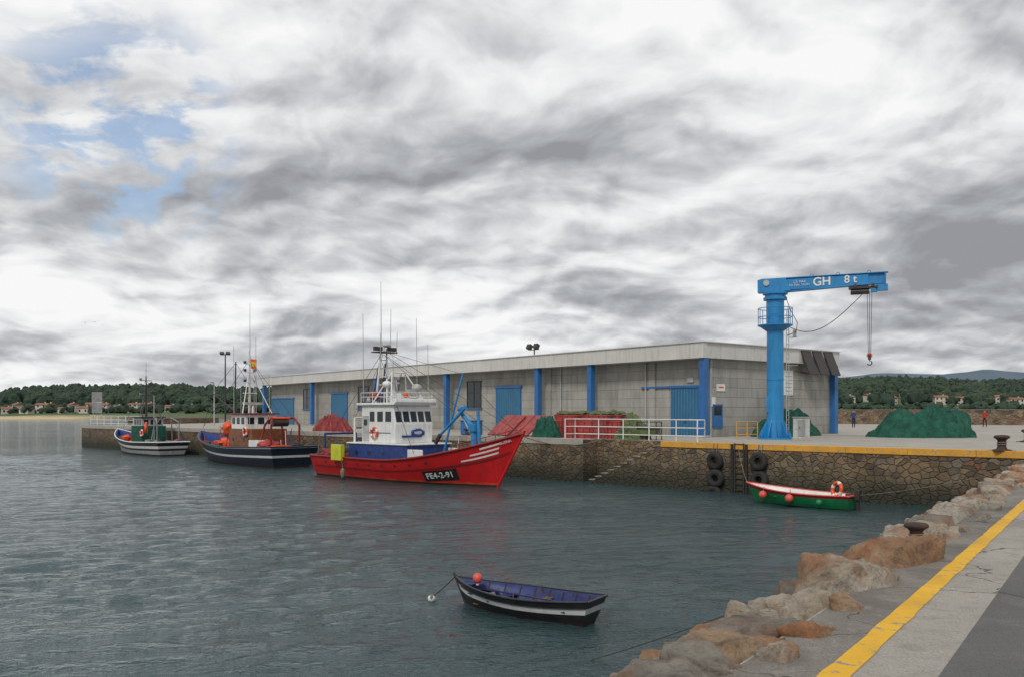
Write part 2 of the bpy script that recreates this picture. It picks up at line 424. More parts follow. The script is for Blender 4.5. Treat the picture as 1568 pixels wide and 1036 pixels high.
def uvwall(name,segs,k):
    me=bpy.data.meshes.new(name); vs=[];fs=[];uv=[];u=0
    for a,b,z0,z1a,z1b in segs:
        L=(Vector((b[0]-a[0],b[1]-a[1]))).length; i=len(vs)
        vs+=[(a[0],a[1],z0),(b[0],b[1],z0),(b[0],b[1],z1b),(a[0],a[1],z1a)]
        fs.append((i,i+1,i+2,i+3)); uv+=[(u,z0),(u+L,z0),(u+L,z1b),(u,z1a)]; u+=L
    me.from_pydata(vs,[],fs); l=me.uv_layers.new(name='UVMap')
    for i,q in enumerate(uv): l.data[i].uv=q
    me.materials.append(M[k]); me.update()
    o=bpy.data.objects.new(name,me); COL.objects.link(o); return o
T=DK-.002
uvwall('quay_wall',[(A,N1,-2,T,T),(N1,N1+IN,-2,T,T),(N1+IN,N2+IN,-2,T,T),(N2+IN,N2,-2,T,T),(N2,C,-2,T,T),(C+W*WE,EB+W*WE,-2,T,T),(BE,A,-2,T,T)],'stone')
ns=11; d=(N1-N2); Ls=d.length; d.normalize()
mb=MB(); segs=[]
for i in range(ns):
    a=N2+d*(i*Ls*.92/ns); b=N2+d*((i+1)*Ls*.92/ns); h=DK-(i+1)*DK/(ns+1)
    segs.append((a,b,-2,h-.05,h-.05))
    n0=-Nn*.02
    mb.prism([zz(a+n0,h-.05),zz(b+n0+d*.01,h-.05),zz(b+n0+d*.01,h),zz(a+n0,h)],IN-n0-Nn*.003,'rockgrey')
    mb.poly([zz(a,h),zz(a+IN,h),zz(a+IN,h+DK/(ns+1)-.05),zz(a,h+DK/(ns+1)-.05)],'rockgrey')
st=empty('stone_stairs')
mb.build('steps',parent=st)
o=uvwall('stair_face',segs,'stone'); o.parent=st
def coping(name,a,b,k,proud=.05,w=.42,h=.26,lift=.03):
    u=(b-a).normalized(); n=Nn; L=(b-a).length; mb=MB(); x=0
    while x<L:
        l=min(L-x,random.uniform(2.6,3.2)); p=a+u*(x+.006); q=a+u*(x+l-.006)
        j=random.uniform(-.01,.01); jz=random.uniform(-.008,.008)
        mb.prism([zz(p-n*(proud+j),DK-h),zz(q-n*(proud+j),DK-h),zz(q-n*(proud+j),DK+lift+jz),zz(p-n*(proud+j),DK+lift+jz)],n*w,k); x+=l
    return mb.build(name,bevel=.015)
coping('painted_kerb',C+U*-.3,N2,'kerb')
coping('concrete_kerb',N1,A,'deck',h=.3,lift=.05)
def strip(name,w0,w1,t0,t1,z,k):
    sheet(name,[E0+V*t0+W*w0,E0+V*t1+W*w0,E0+V*t1+W*w1,E0+V*t0+W*w1],z,k)
yl=(Vector((1.94,5.11,0))-E0).dot(W)
pb=(Vector((2.54,5.11,0))-E0).dot(W)
strip('edge_pavement',WE+.01,yl-.05,-20,33.0,DK+.004,'pavedark')
strip('pavement',yl-.05,pb+.02,-20,44,DK+.004,'pave')
strip('asphalt_road',pb+.02,pb+9,-20,44,DK+.004,'asphalt')
vs=[];fs=[]; n=300
for i in range(n+1):
    tt=-20+60*i/n; p=E0+V*tt
    a=yl-.08+.012*noise.noise(Vector((tt*2.1,0,0)))+.012*noise.noise(Vector((tt*7,3,0))); b=yl+.08+.012*noise.noise(Vector((tt*2.1,9,0)))+.012*noise.noise(Vector((tt*7,5,0)))
    vs+=[zz(p+W*a,DK+.009),zz(p+W*b,DK+.009)]
for i in range(n): fs.append((2*i,2*i+1,2*i+3,2*i+2))
mb=MB(); mb.add(vs,fs,'line'); mb.build('yellow_road_line',fixn=False)
# rocks
def rock(mb,c,size,ax,seed,k='rock',n=11,tl=.08):
    vs=[];fs=[];idx={}
    R=Matrix((ax,Vector((-ax.y,ax.x,0)),Vector((0,0,1)))).transposed()
    tilt=Matrix.Rotation(random.uniform(-tl,tl),3,'X')@Matrix.Rotation(random.uniform(-tl,tl),3,'Y')@Matrix.Rotation(random.uniform(-.15,.15),3,'Z')
    off=Vector((seed*3.1,seed*1.7,seed*.9))
    shear=random.uniform(-.3,.3)
    cuts=[]
    for _ in range(9):
        g=Vector((random.uniform(-1,1),random.uniform(-1,1),random.uniform(-.3,1))).normalized(); cuts.append((g,random.uniform(.82,1.15)))
    def vert(p):
        key=tuple(round(q,4) for q in p)
        if key in idx: return idx[key]
        q=Vector(p); l=(abs(q.x)**12+abs(q.y)**12+abs(q.z)**12)**(1/12)
        q=q/l
        for g,dd in cuts:
            e=q.dot(g)-dd
            if e>0: q=q-g*e*.95
        r=Vector((q.x*size[0]/2,q.y*size[1]/2,q.z*size[2]/2))
        w=r*2.6+off
        s=1+.09*noise.noise(q*1.0+off)+.05*noise.noise(w*1.3)
        r=r*s
        g=(q/q.length)
        r+=g*(.035*(noise.noise(w*2.2))+.03*noise.noise(w*5)+.015*noise.noise(w*11))
        r.x+=shear*r.y
        vs.append(Vector(c)+R@(tilt@r)); idx[key]=len(vs)-1; return idx[key]
    for ax_ in range(3):
        for sg in(-1,1):
            for i in range(n):
                for j in range(n):
                    f=[]
                    for di,dj in((0,0),(1,0),(1,1),(0,1)):
                        a=-1+2*(i+di)/n; b=-1+2*(j+dj)/n
                        p=[0,0,0]; p[ax_]=sg; p[(ax_+1)%3]=a; p[(ax_+2)%3]=b; f.append(vert(p))
                    if sg<0: f=f[::-1]
                    fs.append(f)
    mb.add(vs,fs,k,True)
KR=['rock','rock','rock','rockochre','rockochre','rockgrey']
mb=MB(); t=-4.; sd=1
while t<34:
    l=random.uniform(.5,1.15) if t>1 else random.uniform(.4,.75)
    w=random.uniform(.52,.74); h=random.uniform(.45,.65); top=random.uniform(.04,.15)
    if t<1.5: top=random.uniform(.03,.10)
    if 3.2<t<4.6: l=1.25; w=.84; top=.22; h=.8
    c=E0+V*(t+l/2)+W*(w/2+random.uniform(-.14,.0))
    n=20 if t<6 else 12
    rock(mb,zz(c,DK+top-h/2),(l*.95,w,h),V,sd,random.choice(KR),n,.12); sd+=1
    if w<.66:
        l2=random.uniform(.25,.5); c=E0+V*(t+random.uniform(.1,l))+W*(w+.0)
        rock(mb,zz(c,DK-.07),(l2,.26,.30),V,sd+177,random.choice(KR),n,.15)
    for q in range(2):
        l2=random.uniform(.3,.6); c=E0+V*(t+random.uniform(0,l))+W*(-.12)
        rock(mb,zz(c,DK-.30),(l2,.5,.42),V,sd+77+q,random.choice(KR),9,.4)
    t+=l*1.0
mb.build('rock_edge',fixn=False)
mb=MB(); t=-3
while t<33.5:
    for q in range(3):
        l=random.uniform(.6,1.1); c=E0+V*(t+random.uniform(-.2,.2))+W*(.05-q*.45); rock(mb,zz(c,1.75-q*.75+random.uniform(-.2,.1)),(l,.85,.75),V,sd,random.choice(KR[3:]),7,.5); sd+=1
    t+=.8
mb.build('rock_bank',fixn=False)
def bollard(loc,s=1.):
    mb=MB()
    prof=[(.30,0),(.30,.05),(.17,.08),(.135,.18),(.135,.40),(.19,.47),(.25,.50),(.25,.56),(.20,.60),(0.001,.62)]
    n=20; vs=[];fs=[]
    for r,z in prof:
        for i in range(n):
            a=2*math.pi*i/n; vs.append((r*1.15*math.cos(a)*s,r*math.sin(a)*s,z*s))
    for j in range(len(prof)-1):
        for i in range(n): fs.append((j*n+i,j*n+(i+1)%n,(j+1)*n+(i+1)%n,(j+1)*n+i))
    mb.add(vs,fs,'rust',True)
    mb.box((0,0,.015*s),(.75*s,.65*s,.03*s),'rust')
    mb.tube([(.16*s*math.cos(a*.5),.16*s*math.sin(a*.5),(.2+.006*a)*s) for a in range(26)],.022*s,'rope',5)
    return mb.build('mooring_bollard',loc)
bollard(P(1403,838,DK)+Vector((0,0,.004)),.48)
bollard(P(1534,690,DK)+Vector((0,0,.01)),1.05)
bollard(P(1574,676,DK),1.1)
bollard(Fq(700)+Nn*.9+Vector((0,0,DK)),.8)
def railing(name,pts,h=1.1,k='white',z=DK,gap=1.6,rails=(1.,.62,.25),r=.028):
    mb=MB()
    for a,b in zip(pts[:-1],pts[1:]):
        L=(b-a).length; n=max(1,round(L/gap))
        for i in range(n+1):
            p=a.lerp(b,i/n); mb.cyl(zz(p,z),zz(p,z+h),r*1.2,r*1.2,k,8)
        for q in rails: mb.cyl(zz(a,z+h*q),zz(b,z+h*q),r,r,k,8)
    return mb.build(name)
railing('white_railing',[N1+U*1.8+Nn*.6,N1+Nn*.25+IN+U*1.8,N2+Nn*.25+IN-U*1.7,N2+Nn*.8-U*1.7],1.15)
railing('white_railing',[A+Nn*.6-U*1.,A+Nn*.6-U*14.],1.1,gap=2)
for px,zs in((1097,(1.55,.68,-.12)),(1166,(1.6,.72))):
    mb=MB(); p=Fq(px)-Nn*.22
    for i,z in enumerate(zs):
        q=p+U*random.uniform(-.08,.08)
        ax=Nn+Vector((random.uniform(-.1,.1),random.uniform(-.1,.1),random.uniform(-.15,.15)))
        mb.torus(zz(q,z),ax,.31,.155,'rubber',28,12); mb.torus(zz(q-Nn*.1,z),ax,.22,.04,'rubber',24,8)
    mb.tube([zz(p-U*.1+Nn*.16,DK+.02),zz(p-U*.1,zs[0]+.3)],.02,'rope'); mb.tube([zz(p+U*.1+Nn*.16,DK+.02),zz(p+U*.1,zs[0]+.3)],.02,'rope')
    mb.build('tyre_fender')
mb=MB(); p=Fq(1133)-Nn*.08; RQ=Matrix.Rotation(math.atan2(U.y,U.x),3,'Z')
for s in(-.24,.24): mb.box(zz(p+U*s,.9),(.06,.06,3.1),'dark',RQ)
for i in range(11): mb.cyl(zz(p-U*.24,-.4+i*.28),zz(p+U*.24,-.4+i*.28),.022,.022,'dark',6)
for s in(-.38,.38): mb.box(zz(p+U*s+Nn*.03,.9),(.13,.12,3.0),'rubber',RQ)
mb.build('quay_ladder')
# ---------------------------------------------------------------- building
BL=71.; BD=15.; ex=Vector((.615,-.788,0)).normalized(); ey=Vector((.788,.615,0)).normalized()
BO=Vector((11.76,52,0))-ex*BL; BZ=math.atan2(ex.y,ex.x)
def bx(px,y=1.):
    r=(px-CX)/F; return (r*(BO.y+ey.y*y)-BO.x-ey.x*y)/(ex.x-r*ex.y)
def by(px,x=BL):
    r=(px-CX)/F; a=BO+ex*x; return (r*a.y-a.x)/(ey.x-r*ey.y)
hb=empty('harbour_warehouse',(BO.x,BO.y,DK),BZ)
WF=1.2; HT=5.84; HFb=4.88
mb=MB()
mb.box((BL/2,WF+.15,HFb/2),(BL-.9,.3,HFb),'block')
mb.box((BL-.45-.15,BD/2+WF/2,HFb/2+.0),(.3,BD-WF-.602,HFb),'block')
mb.box((.6,BD/2+WF/2,HFb/2),(.3,BD-WF-.602,HFb),'block')
mb.box((BL/2,BD-.15,HFb/2),(BL-.9,.3,HFb),'block')
for px in(842,1000):
    x=bx(px,WF); mb.box((x,WF-.06,HFb/2),(.5,.12,HFb-.01),'block')
mb.build('walls',parent=hb)
mb=MB()
mb.box((BL/2,BD/2,HFb+.10),(BL-.3,BD-.3,.2),'lgrey')
x=0
while x<BL-.01:
    l=min(6.,BL-x); mb.box((x+l/2,0,(HT+HFb)/2),(l-.012,.14,HT-HFb),'fascia'); x+=l
mb.box((BL/2,BD,(HT+HFb)/2),(BL,.14,HT-HFb),'fascia')
y=.075
while y<BD-.08:
    l=min(5.,BD-.075-y)
    for xx in(.07,BL-.07): mb.box((xx,y+l/2,(HT+HFb)/2),(.14,l-.012,HT-HFb),'fascia')
    y+=l
mb.box((BL/2,BD/2,HT-.12),(BL-.3,BD-.3,.1),'lgrey')
mb.box((BL/2,-.03,HT+.025),(BL+.1,.26,.05),'fascia'); mb.box((BL+.0,BD/2+.05,HT+.022),(.26,BD-.12,.05),'fascia')
mb.build('roof',parent=hb)
mb=MB()
for px in(405,478,576,684,824,905,1079):
    x=min(bx(px,.3),BL-.25); mb.box((x,.3,HFb/2),(.42,.42,HFb-.004),'blue'); mb.box((x,.3,.06),(.6,.5,.12),'deck')
mb.box((BL-.22,BD-.3,HFb/2),(.42,.42,HFb-.004),'blue')
mb.build('columns',parent=hb,bevel=.02)
mb=MB()
def door(p0,p1,h=3.1):
    a,b=bx(p0,WF),bx(p1,WF); w=b-a; c=(a+b)/2
    mb.box((c,WF-.05,h/2),(w,.08,h),'shutter')
    mb.box((c,WF-.08,h+.09),(w+.5,.16,.16),'blue')
    for q in(a-.06,b+.06): mb.box((q,WF-.06,h/2),(.12,.12,h),'blue')
    mb.box((c,WF-.1,.9),(.2,.04,.05),'dark')
door(1031,1070); door(762,797,3.5); door(509,532,3.5); door(417,450)
mb.box((bx(1005,WF),WF-.08,3.19),(bx(1028,WF)-bx(985,WF),.1,.12),'blue')
mb.build('shutter_doors',parent=hb)
mb=MB()
def window(p0,p1,z0=2.1,z1=3.6):
    a,b=bx(p0,WF),bx(p1,WF); w=b-a; c=(a+b)/2
    mb.box((c,WF-.01,(z0+z1)/2),(w,.06,z1-z0),'glass')
    mb.box((c,WF-.06,z0-.06),(w+.3,.2,.12),'blue'); mb.box((c,WF-.03,z1+.05),(w+.2,.12,.1),'dark')
    for q in(a,b,c): mb.box((q,WF-.04,(z0+z1)/2),(.05,.08,z1-z0),'dark')
    mb.box((c,WF-.045,(z0+z1)/2+.2),(w,.05,.04),'dark')
window(716,737,1.9,4.1); window(549,565,1.9,4.1); window(465,476,1.9,4.1)
y=by(1107); mb.box((BL-.44,y,1.3),(.05,.75,1.3),'glass')
for q in(-.42,.42): mb.box((BL-.42,y+q,1.3),(.08,.09,1.4),'blue')
for z in(.6,2.0): mb.box((BL-.42,y,z),(.08,.93,.09),'blue')
mb.box((BL-.42,y,1.0),(.07,.72,.7),'blue')
mb.build('windows',parent=hb)
mb=MB()
y=by(1215); mb.box((BL-.42,y,3.55),(.05,1.1,1.7),'white')
for i in range(5): mb.box((BL-.39,y,3.0+i*.25),(.012,.8,.03),'grey')
y2=by(1112); mb.box((BL-.42,y2,3.1),(.05,.8,.45),'white'); mb.box((BL-.39,y2,3.12),(.012,.5,.1),'orange')
mb.box((BL-.43,by(1100),2.2),(.02,.5,.6),'white')
mb.box((bx(1058,WF),WF-.06,3.6),(.5,.1,.3),'lgrey')
mb.build('notices',parent=hb)
mb=MB()
R=Matrix.Rotation(math.radians(-22),3,'Y')
for i,pp in enumerate((1243,1260,1277)):
    yy=by(pp,BL+.5); mb.box((BL+.35,yy,4.95),(.07,1.08,1.75),'dark',R); mb.box((BL+.30,yy+.55,4.95),(.05,.06,1.8),'grey',R)
mb.tube([(BL-.4,by(1236,BL),4.3),(BL+.65,by(1236,BL+.5),4.15)],.05,'dark'); mb.tube([(BL-.4,by(1284,BL)-.3,4.3),(BL+.65,by(1284,BL+.5)-.1,4.15)],.05,'dark')
mb.build('hood_panels',parent=hb)
mb=MB()
x=bx(812,0); mb.cyl((x,.4,HT),(x,.4,HT+.55),.05,.05,'dark')
mb.box((x,.4,HT+.5),(1.1,.06,.06),'dark')
for s in(-.42,.42): mb.box((x+s,.25,HT+.72),(.42,.3,.36),'dark',Matrix.Rotation(-.5,3,'X'))
mb.build('roof_floodlight',parent=hb)
mb=MB()
for px in(640,860,990):
    x=bx(px,WF); mb.cyl((x,WF-.1,0),(x,WF-.1,HFb),.05,.05,'lgrey')
mb.cyl((BL-.38,by(1096),0),(BL-.38,by(1096),HFb),.05,.05,'lgrey')
mb.build('downpipes',parent=hb)
# ---------------------------------------------------------------- crane
cp=D(1187,49); ce=D(1357,46.6); jd=(ce-cp); JL=jd.length; cz=math.atan2(jd.y,jd.x)
cr=empty('harbour_jib_crane',(cp.x,cp.y,DK),cz)
K='craneblue'
mb=MB()
mb.cyl((0,0,0),(0,0,.1),.95,.95,K,24); mb.cyl((0,0,.1),(0,0,1.1),.58,.47,K,28)
for i in range(10):
    a=2*math.pi*i/10; R=Matrix.Rotation(a,3,'Z')
    mb.prism([R@Vector((.45,-.015,1.15)),R@Vector((.5,-.015,.1)),R@Vector((.9,-.015,.1)),R@Vector((.9,-.015,.25))],R@Vector((0,.03,0)),K)
    mb.cyl(R@Vector((.82,.12,.1)),R@Vector((.82,.12,.17)),.03,.03,'dark',6)
mb.cyl((0,0,1.1),(0,0,6.45),.47,.47,K,32); mb.cyl((0,0,3.4),(0,0,3.46),.5,.5,K,32)
mb.cyl((0,0,6.45),(0,0,8.0),.5,.5,K,32); mb.cyl((0,0,7.98),(0,0,8.12),.66,.66,K,32); mb.cyl((0,0,8.12),(0,0,8.3),.58,.58,K,32); mb.cyl((0,0,8.3),(0,0,8.42),.7,.7,K,32)
mb.box((-.3,0,2.),(.3,.7,.9),K); mb.build('column',parent=cr,bevel=.01)
mb=MB()
n=20
mb.cyl((0,0,6.5),(0,0,6.56),.98,.98,K,20); mb.cyl((0,0,6.2),(0,0,6.5),.5,.9,K,20,False)
for i in range(n):
    a=2*math.pi*i/n; b=2*math.pi*(i+1)/n
    for z in(7.0,7.5): mb.cyl((.95*math.cos(a),.95*math.sin(a),z),(.95*math.cos(b),.95*math.sin(b),z),.022,.022,K,6)
    if i%2==0: mb.cyl((.95*math.cos(a),.95*math.sin(a),6.5),(.95*math.cos(a),.95*math.sin(a),7.5),.022,.022,K,6)
mb.build('platform',parent=cr)
mb=MB()
R=Matrix.Rotation(math.radians(-12),3,'Z')
for s in(-.2,.2): mb.tube([R@Vector((.72,s,.1)),R@Vector((.72,s,7.4))],.02,'lgrey')
for i in range(26): mb.cyl(R@Vector((.72,-.2,.3+i*.27)),R@Vector((.72,.2,.3+i*.27)),.013,.013,'lgrey',5)
for z in(2.6,3.4,4.2,5.0,5.8):
    mb.tube([R@Vector((.72+.38*math.sin(q*math.pi/8)*1.5,-.2+.4*q/8+0,z)) for q in range(9)],.013,'lgrey',5)
mb.build('ladder',parent=cr)
mb=MB()
zt=9.18
mb.prism([(-.95,-.28,8.42),(-.95,-.28,9.15),(-.7,-.28,zt+.03),(.6,-.28,zt+.03),(.9,-.28,8.45)],(0,.56,0),K)
mb.prism([(.3,-.03,8.40),(JL,-.03,8.62),(JL,-.03,zt),(.3,-.03,zt)],(0,.06,0),K)
mb.prism([(.3,-.2,8.38),(JL,-.2,8.60),(JL,-.2,8.64),(.3,-.2,8.44)],(0,.4,0),K)
mb.box((JL/2+.2,0,zt+.02),(JL-.2,.4,.05),K)
mb.box((JL/2-.3,0,8.82),(JL-1.2,.3,.60),K)
mb.box((JL-.05,0,8.85),(.06,.46,.75),K); mb.box((JL-.22,0,8.38),(.62,.42,.34),K)
for x in(2.,3.4,5.):
    mb.torus((x,0,zt+.1),(0,1,0),.08,.02,K,12,6)
mb.cyl((-.45,-.36,8.95),(-.45,.36,8.95),.17,.17,'lgrey',18); mb.build('jib',parent=cr,bevel=.008)
mb=MB()
mb.box((4.7,0,8.42),(1.5,.5,.12),'dark'); mb.cyl((4.05,0,8.22),(5.0,0,8.22),.17,.17,'dark',16); mb.box((5.25,0,8.3),(.35,.42,.3),K)
for s in(-.3,.3):
    for x in(4.3,5.2): mb.cyl((x,s,8.52),(x,s*.5,8.52),.09,.09,'dark',12)
for x in(4.9,5.02,5.14): mb.cyl((x,0,8.2),(5.02+(x-5.02)*.5,0,4.75),.014,.014,'dark',5)
mb.cyl((5.02,-.05,4.68),(5.02,.05,4.68),.15,.15,'orange',14); mb.box((5.02,0,4.6),(.16,.14,.3),'dark')
mb.tube([(5.02+.12*math.sin(a),0,4.27-.12*math.cos(a)) for a in [q*.35-2.2 for q in range(15)]][3:],.03,'rust',6); mb.cyl((5.02,0,4.37),(5.02,0,4.5),.03,.03,'rust')
mb.build('hoist_and_hook',parent=cr)
mb=MB()
pts=[]
a=Vector((4.8,-.1,8.2)); b=Vector((.8,-.4,6.4))
for i in range(25):
    q=i/24; p=a.lerp(b,q); p.z-=1.1*4*q*(1-q)*.55+1.2*math.sin(math.pi*q)*q*.5; pts.append(p)
mb.tube(pts,.022,'dark'); mb.tube([(.55,-.3,8.3),(.85,-.35,7.4),(1.25,-.3,6.6),(1.2,-.4,6.1),(.7,-.3,5.9)],.02,'dark')
mb.box((1.1,-.3,6.0),(.18,.18,.4),'grey')
mb.build('power_cable',parent=cr)
text('GH',.66,'white',(2.55,-.175,8.86),(1,0,0),(0,0,1),cr,off=.012); text('8 t',.6,'white',(4.05,-.175,8.9),(1,0,0),(0,0,1),cr,off=.008)
text('C.E. MAX\nNo Fabr. 10.361',.17,'white',(1.35,-.175,8.85),(1,0,0),(0,0,1),cr)
mb=MB(); mb.box((0,0,.06),(1.0,.6,.12),'deck'); mb.box((0,0,.68),(.86,.45,1.12),'lgrey'); mb.box((0,0,1.27),(.95,.55,.06),'grey'); mb.box((0,-.235,.68),(.38,.02,.9),'grey',None); mb.box((-.1,-.25,.7),(.03,.03,.12),'dark')
mb.build('electrical_cabinet',D(1227,46.5,DK),-.3,bevel=.01)
railing('yellow_barrier',[D(1128,49),D(1160,50)],1.0,k='kerb',gap=.8)
# ---------------------------------------------------------------- net piles
def mound(name,c,ax,size,k,seed=0,skew=0.,fold=.12,k2=None,z0=DK,pw=2.2,ropes=10,parent=None,rough=1.):
    nu,nv=90,30; mb=MB(); vs=[];fs=[]
    for j in range(nv+1):
        r=1-(j/nv)
        for i in range(nu):
            t=2*math.pi*i/nu; x=r*math.cos(t); y=r*math.sin(t)
            h=(1-r**pw)**.8 if r<1 else 0
            q=Vector((x*1.5+seed,y*1.5,h))
            rg=abs(noise.noise(Vector((x*2.2+seed*2,y*2.2,1.))))
            fo=abs(noise.noise(Vector((math.cos(t)*3+seed,math.sin(t)*3,r*1.2))))
            h*=1+.42*noise.noise(q*1.3)+.16*noise.noise(q*4)-.35*rg*rough-.25*fo*rough*r
            rad=1+.12*noise.noise(Vector((math.cos(t)*1.5,math.sin(t)*1.5,seed)))+fold*.5*math.sin(t*13+3*noise.noise(q))*r+.05*noise.noise(Vector((t*6,r*3,seed)))
            vs.append((x*rad*size[0]/2+skew*h,y*rad*size[1]/2,max(0,h*size[2]+(.12*noise.noise(q*5)+.06*noise.noise(q*13))*size[2]**.5*(1 if r<.97 else 0))))
    for j in range(nv):
        for i in range(nu): fs.append((j*nu+i,j*nu+(i+1)%nu,(j+1)*nu+(i+1)%nu,(j+1)*nu+i))
    mb.add(vs,fs,k,True)
    for _ in range(ropes):
        t=random.uniform(0,6.28); pts=[]
        for q in range(6):
            r=.97*(1-q/7); j=min(nv,int((1-r)*nv)); i=int(t/6.283*nu)%nu; v=Vector(vs[j*nu+i]); pts.append(v+Vector((0,0,.02)))
            t+=.05
        mb.tube(pts,.02,k2 or k,5)
    return mb.build(name,zz(c,z0),math.atan2(ax[1],ax[0]),parent=parent)
mound('green_net_pile',D(1408,53),(1,-.1),(6.2,4.2,1.9),'netgreen',7.7,.65,pw=3.2,rough=1.5)
mound('green_net_pile',BO+ex*(BL+1.3)+ey*6.6,ey,(6.6,2.4,1.7),'netgreen',8,.1)
def cratestack(c,seed,tiers,rz,k='netred',cover=False):
    rr=random.Random(seed); mb=MB(); w,dp,h=1.25,.95,.34
    for i in range(tiers):
        R=Matrix.Rotation(rr.uniform(-.06,.06),3,'Z'); o=Vector((rr.uniform(-.04,.04),rr.uniform(-.04,.04),i*(h+.01)))
        mb.box(o+Vector((0,0,h/2)),(w*.94,dp*.94,h),k,R,1.04)
        mb.box(o+Vector((0,0,h-.03)),(w*1.02,dp*1.02,.05),k,R)
        for s in(-1,1):
            for q in(-.35,0,.35): mb.box(o+R@Vector((q*w,s*dp*.485,h*.45)),(.05,.03,h*.8),'darkred',R)
            mb.box(o+R@Vector((s*w*.485,0,h*.5)),(.03,.3,.08),'dark',R)
    if cover: mb.lump((0,0,tiers*(h+.01)+.02),(w*.52,dp*.55,.22),'netolive',.6,seed)
    return mb.build('red_crate_stack',zz(c,DK),rz,bevel=.01)
i=0
for px,Y,n,cv in((856,52.4,3,0),(878,51.6,4,0),(900,51.0,3,0),(924,50.2,4,0),(946,49.6,3,0),(866,54.5,4,1),(892,54,4,1),(916,53,4,1),(940,52,4,1)):
    cratestack(D(px,Y),i*5+2,n,-.75+random.uniform(-.2,.2),'netred' if i%3 else 'redboard',cv); i+=1
mound('olive_net_pile',D(968,48.8),U,(2.0,1.8,1.5),'netolive',21,0,.2)
mound('green_net_pile',D(838,52),U,(2.0,1.6,1.3),'netgreen',27,0,.2)
mound('dark_red_net_pile',D(510,67),U,(4.,2.4,1.35),'darkred',12,.2,.15)
mb=MB()
for x in(-.6,.6):
    for y in(-.35,.35): mb.cyl((x,y,0),(x,y,1.0),.03,.03,'dark')
for z in(.3,.65,1.0):
    mb.tube([(-.6,-.35,z),(.6,-.35,z),(.6,.35,z),(-.6,.35,z),(-.6,-.35,z)],.025,'dark')
mb.box((0,0,.5),(1.1,.6,.5),'netolive'); mb.build('wire_crate',D(994,48,DK),-.6)
for px,Y,w in((776,55.5,2.0),(806,54.5,2.0)):
    mb=MB(); a=math.radians(36)
    R=Matrix.Rotation(-a,3,'Y')
    for i in range(4): mb.box((0,-.72+i*.48,.70+random.uniform(-.02,.02)),(2.1,.45,.06),'redboard',R)
    for s in(-.9,.9): mb.cyl((.75,s,0),(.75,s,1.22),.05,.05,'dark'); mb.cyl((-.8,s,.05),(.75,s,1.18),.04,.04,'redboard')
    mb.cyl((.75,-.9,1.2),(.75,.9,1.2),.04,.04,'dark')
    mb.build('red_board_rack',D(px,Y,DK),.75)
mb=MB(); mb.box((0,0,.5),(1.2,.9,.9),'blue'); mb.box((0,0,.98),(1.3,1.,.08),'blue'); mb.box((0,0,.05),(1.1,.8,.12),'dark')
mb.build('blue_fish_bin',D(722,57,DK),-.5,bevel=.03)
# ---------------------------------------------------------------- hull
def hull(mb,L,B,zs,rows,draft,rake,deck,inner,deckmat,th=.08,full=.45,aft=.82,cap=None,capr=.06,srake=0.,p0=.35,p1=.9,N=30):
    def bf(t):
        v=aft+(1-aft)*math.sin(min(t/.45,1)*math.pi/2)
        if t>full: v*=max(0,1-((t-full)/(1-full))**2.4)
        return v
    def pt(t,v,side,inset=0.):
        zk=-draft+ (draft*.75)*max(0,(t-.85)/.15)**2
        z=zk+(zs(t)-zk)*v
        p=p0+p1*max(0,(t-.45)/.55)**1.4
        y=B/2*bf(t)*(max(v,0)**p)-inset
        x=L*t-rake*(1-v)*t**8+srake*(1-v)*(1-t)**6
        return Vector((x,side*max(y,0),z))
    def vv(r,t):
        if isinstance(r,tuple):
            zk=-draft+(draft*.75)*max(0,(t-.85)/.15)**2
            return (r[1]-zk)/(zs(t)-zk)
        return r
    ts=[i/N for i in range(N+1)]
    ts=ts[:-1]+[.985,.995,1.]
    for side in(-1,1):
        for (r0,k),(r1,_) in zip(rows[:-1],rows[1:]):
            sub=3
            for q in range(sub):
                vs=[];fs=[]
                for i,t in enumerate(ts):
                    a,b=vv(r0,t),vv(r1,t)
                    vs+= [pt(t,a+(b-a)*q/sub,side),pt(t,a+(b-a)*(q+1)/sub,side)]
                for i in range(len(ts)-1): fs.append((2*i,2*i+2,2*i+3,2*i+1))
                mb.add(vs,fs,k,True)
        vs=[];fs=[];m=5
        for t in ts:
            zk=-draft+(draft*.75)*max(0,(t-.85)/.15)**2
            vd=(deck(t)-zk)/(zs(t)-zk)
            vs.append(pt(t,1,side))
            for q in range(m):
                vs.append(pt(t,1+(vd-1)*q/(m-1),side,th))
        w=m+1
        for i in range(len(ts)-1):
            for q in range(m): fs.append((w*i+q,w*(i+1)+q,w*(i+1)+q+1,w*i+q+1))
        mb.add(vs,fs,inner,True)
        if cap: mb.tube([pt(t,1,side)+Vector((0,0,.01)) for t in ts],capr,cap,6)
    vs=[];fs=[]
    for t in ts:
        zk=-draft+(draft*.75)*max(0,(t-.85)/.15)**2
        vd=(deck(t)-zk)/(zs(t)-zk)
        vs+=[pt(t,vd,-1,th-.01),pt(t,vd,1,th-.01)]
    for i in range(len(ts)-1): fs.append((2*i,2*i+2,2*i+3,2*i+1))
    mb.add(vs,fs,deckmat)
    for (r0,k),(r1,_) in zip(rows[:-1],rows[1:]):
        for q in range(4):
            a,b=vv(r0,0),vv(r1,0); a,b=a+(b-a)*q/4,a+(b-a)*(q+1)/4
            mb.add([pt(0,a,-1),pt(0,a,1),pt(0,b,1),pt(0,b,-1)],[(0,1,2,3)],k)
    zk=-draft; vd=(deck(0)-zk)/(zs(0)-zk)
    o=Vector((th,0,0)); mb.add([pt(0,vd,-1)+o,pt(0,vd,1)+o,pt(0,1,1)+o,pt(0,1,-1)+o],[(0,1,2,3)],inner)
    if cap: mb.tube([pt(0,1,-1),pt(0,1,1)],capr*1.3,cap,6)
    return pt,vv
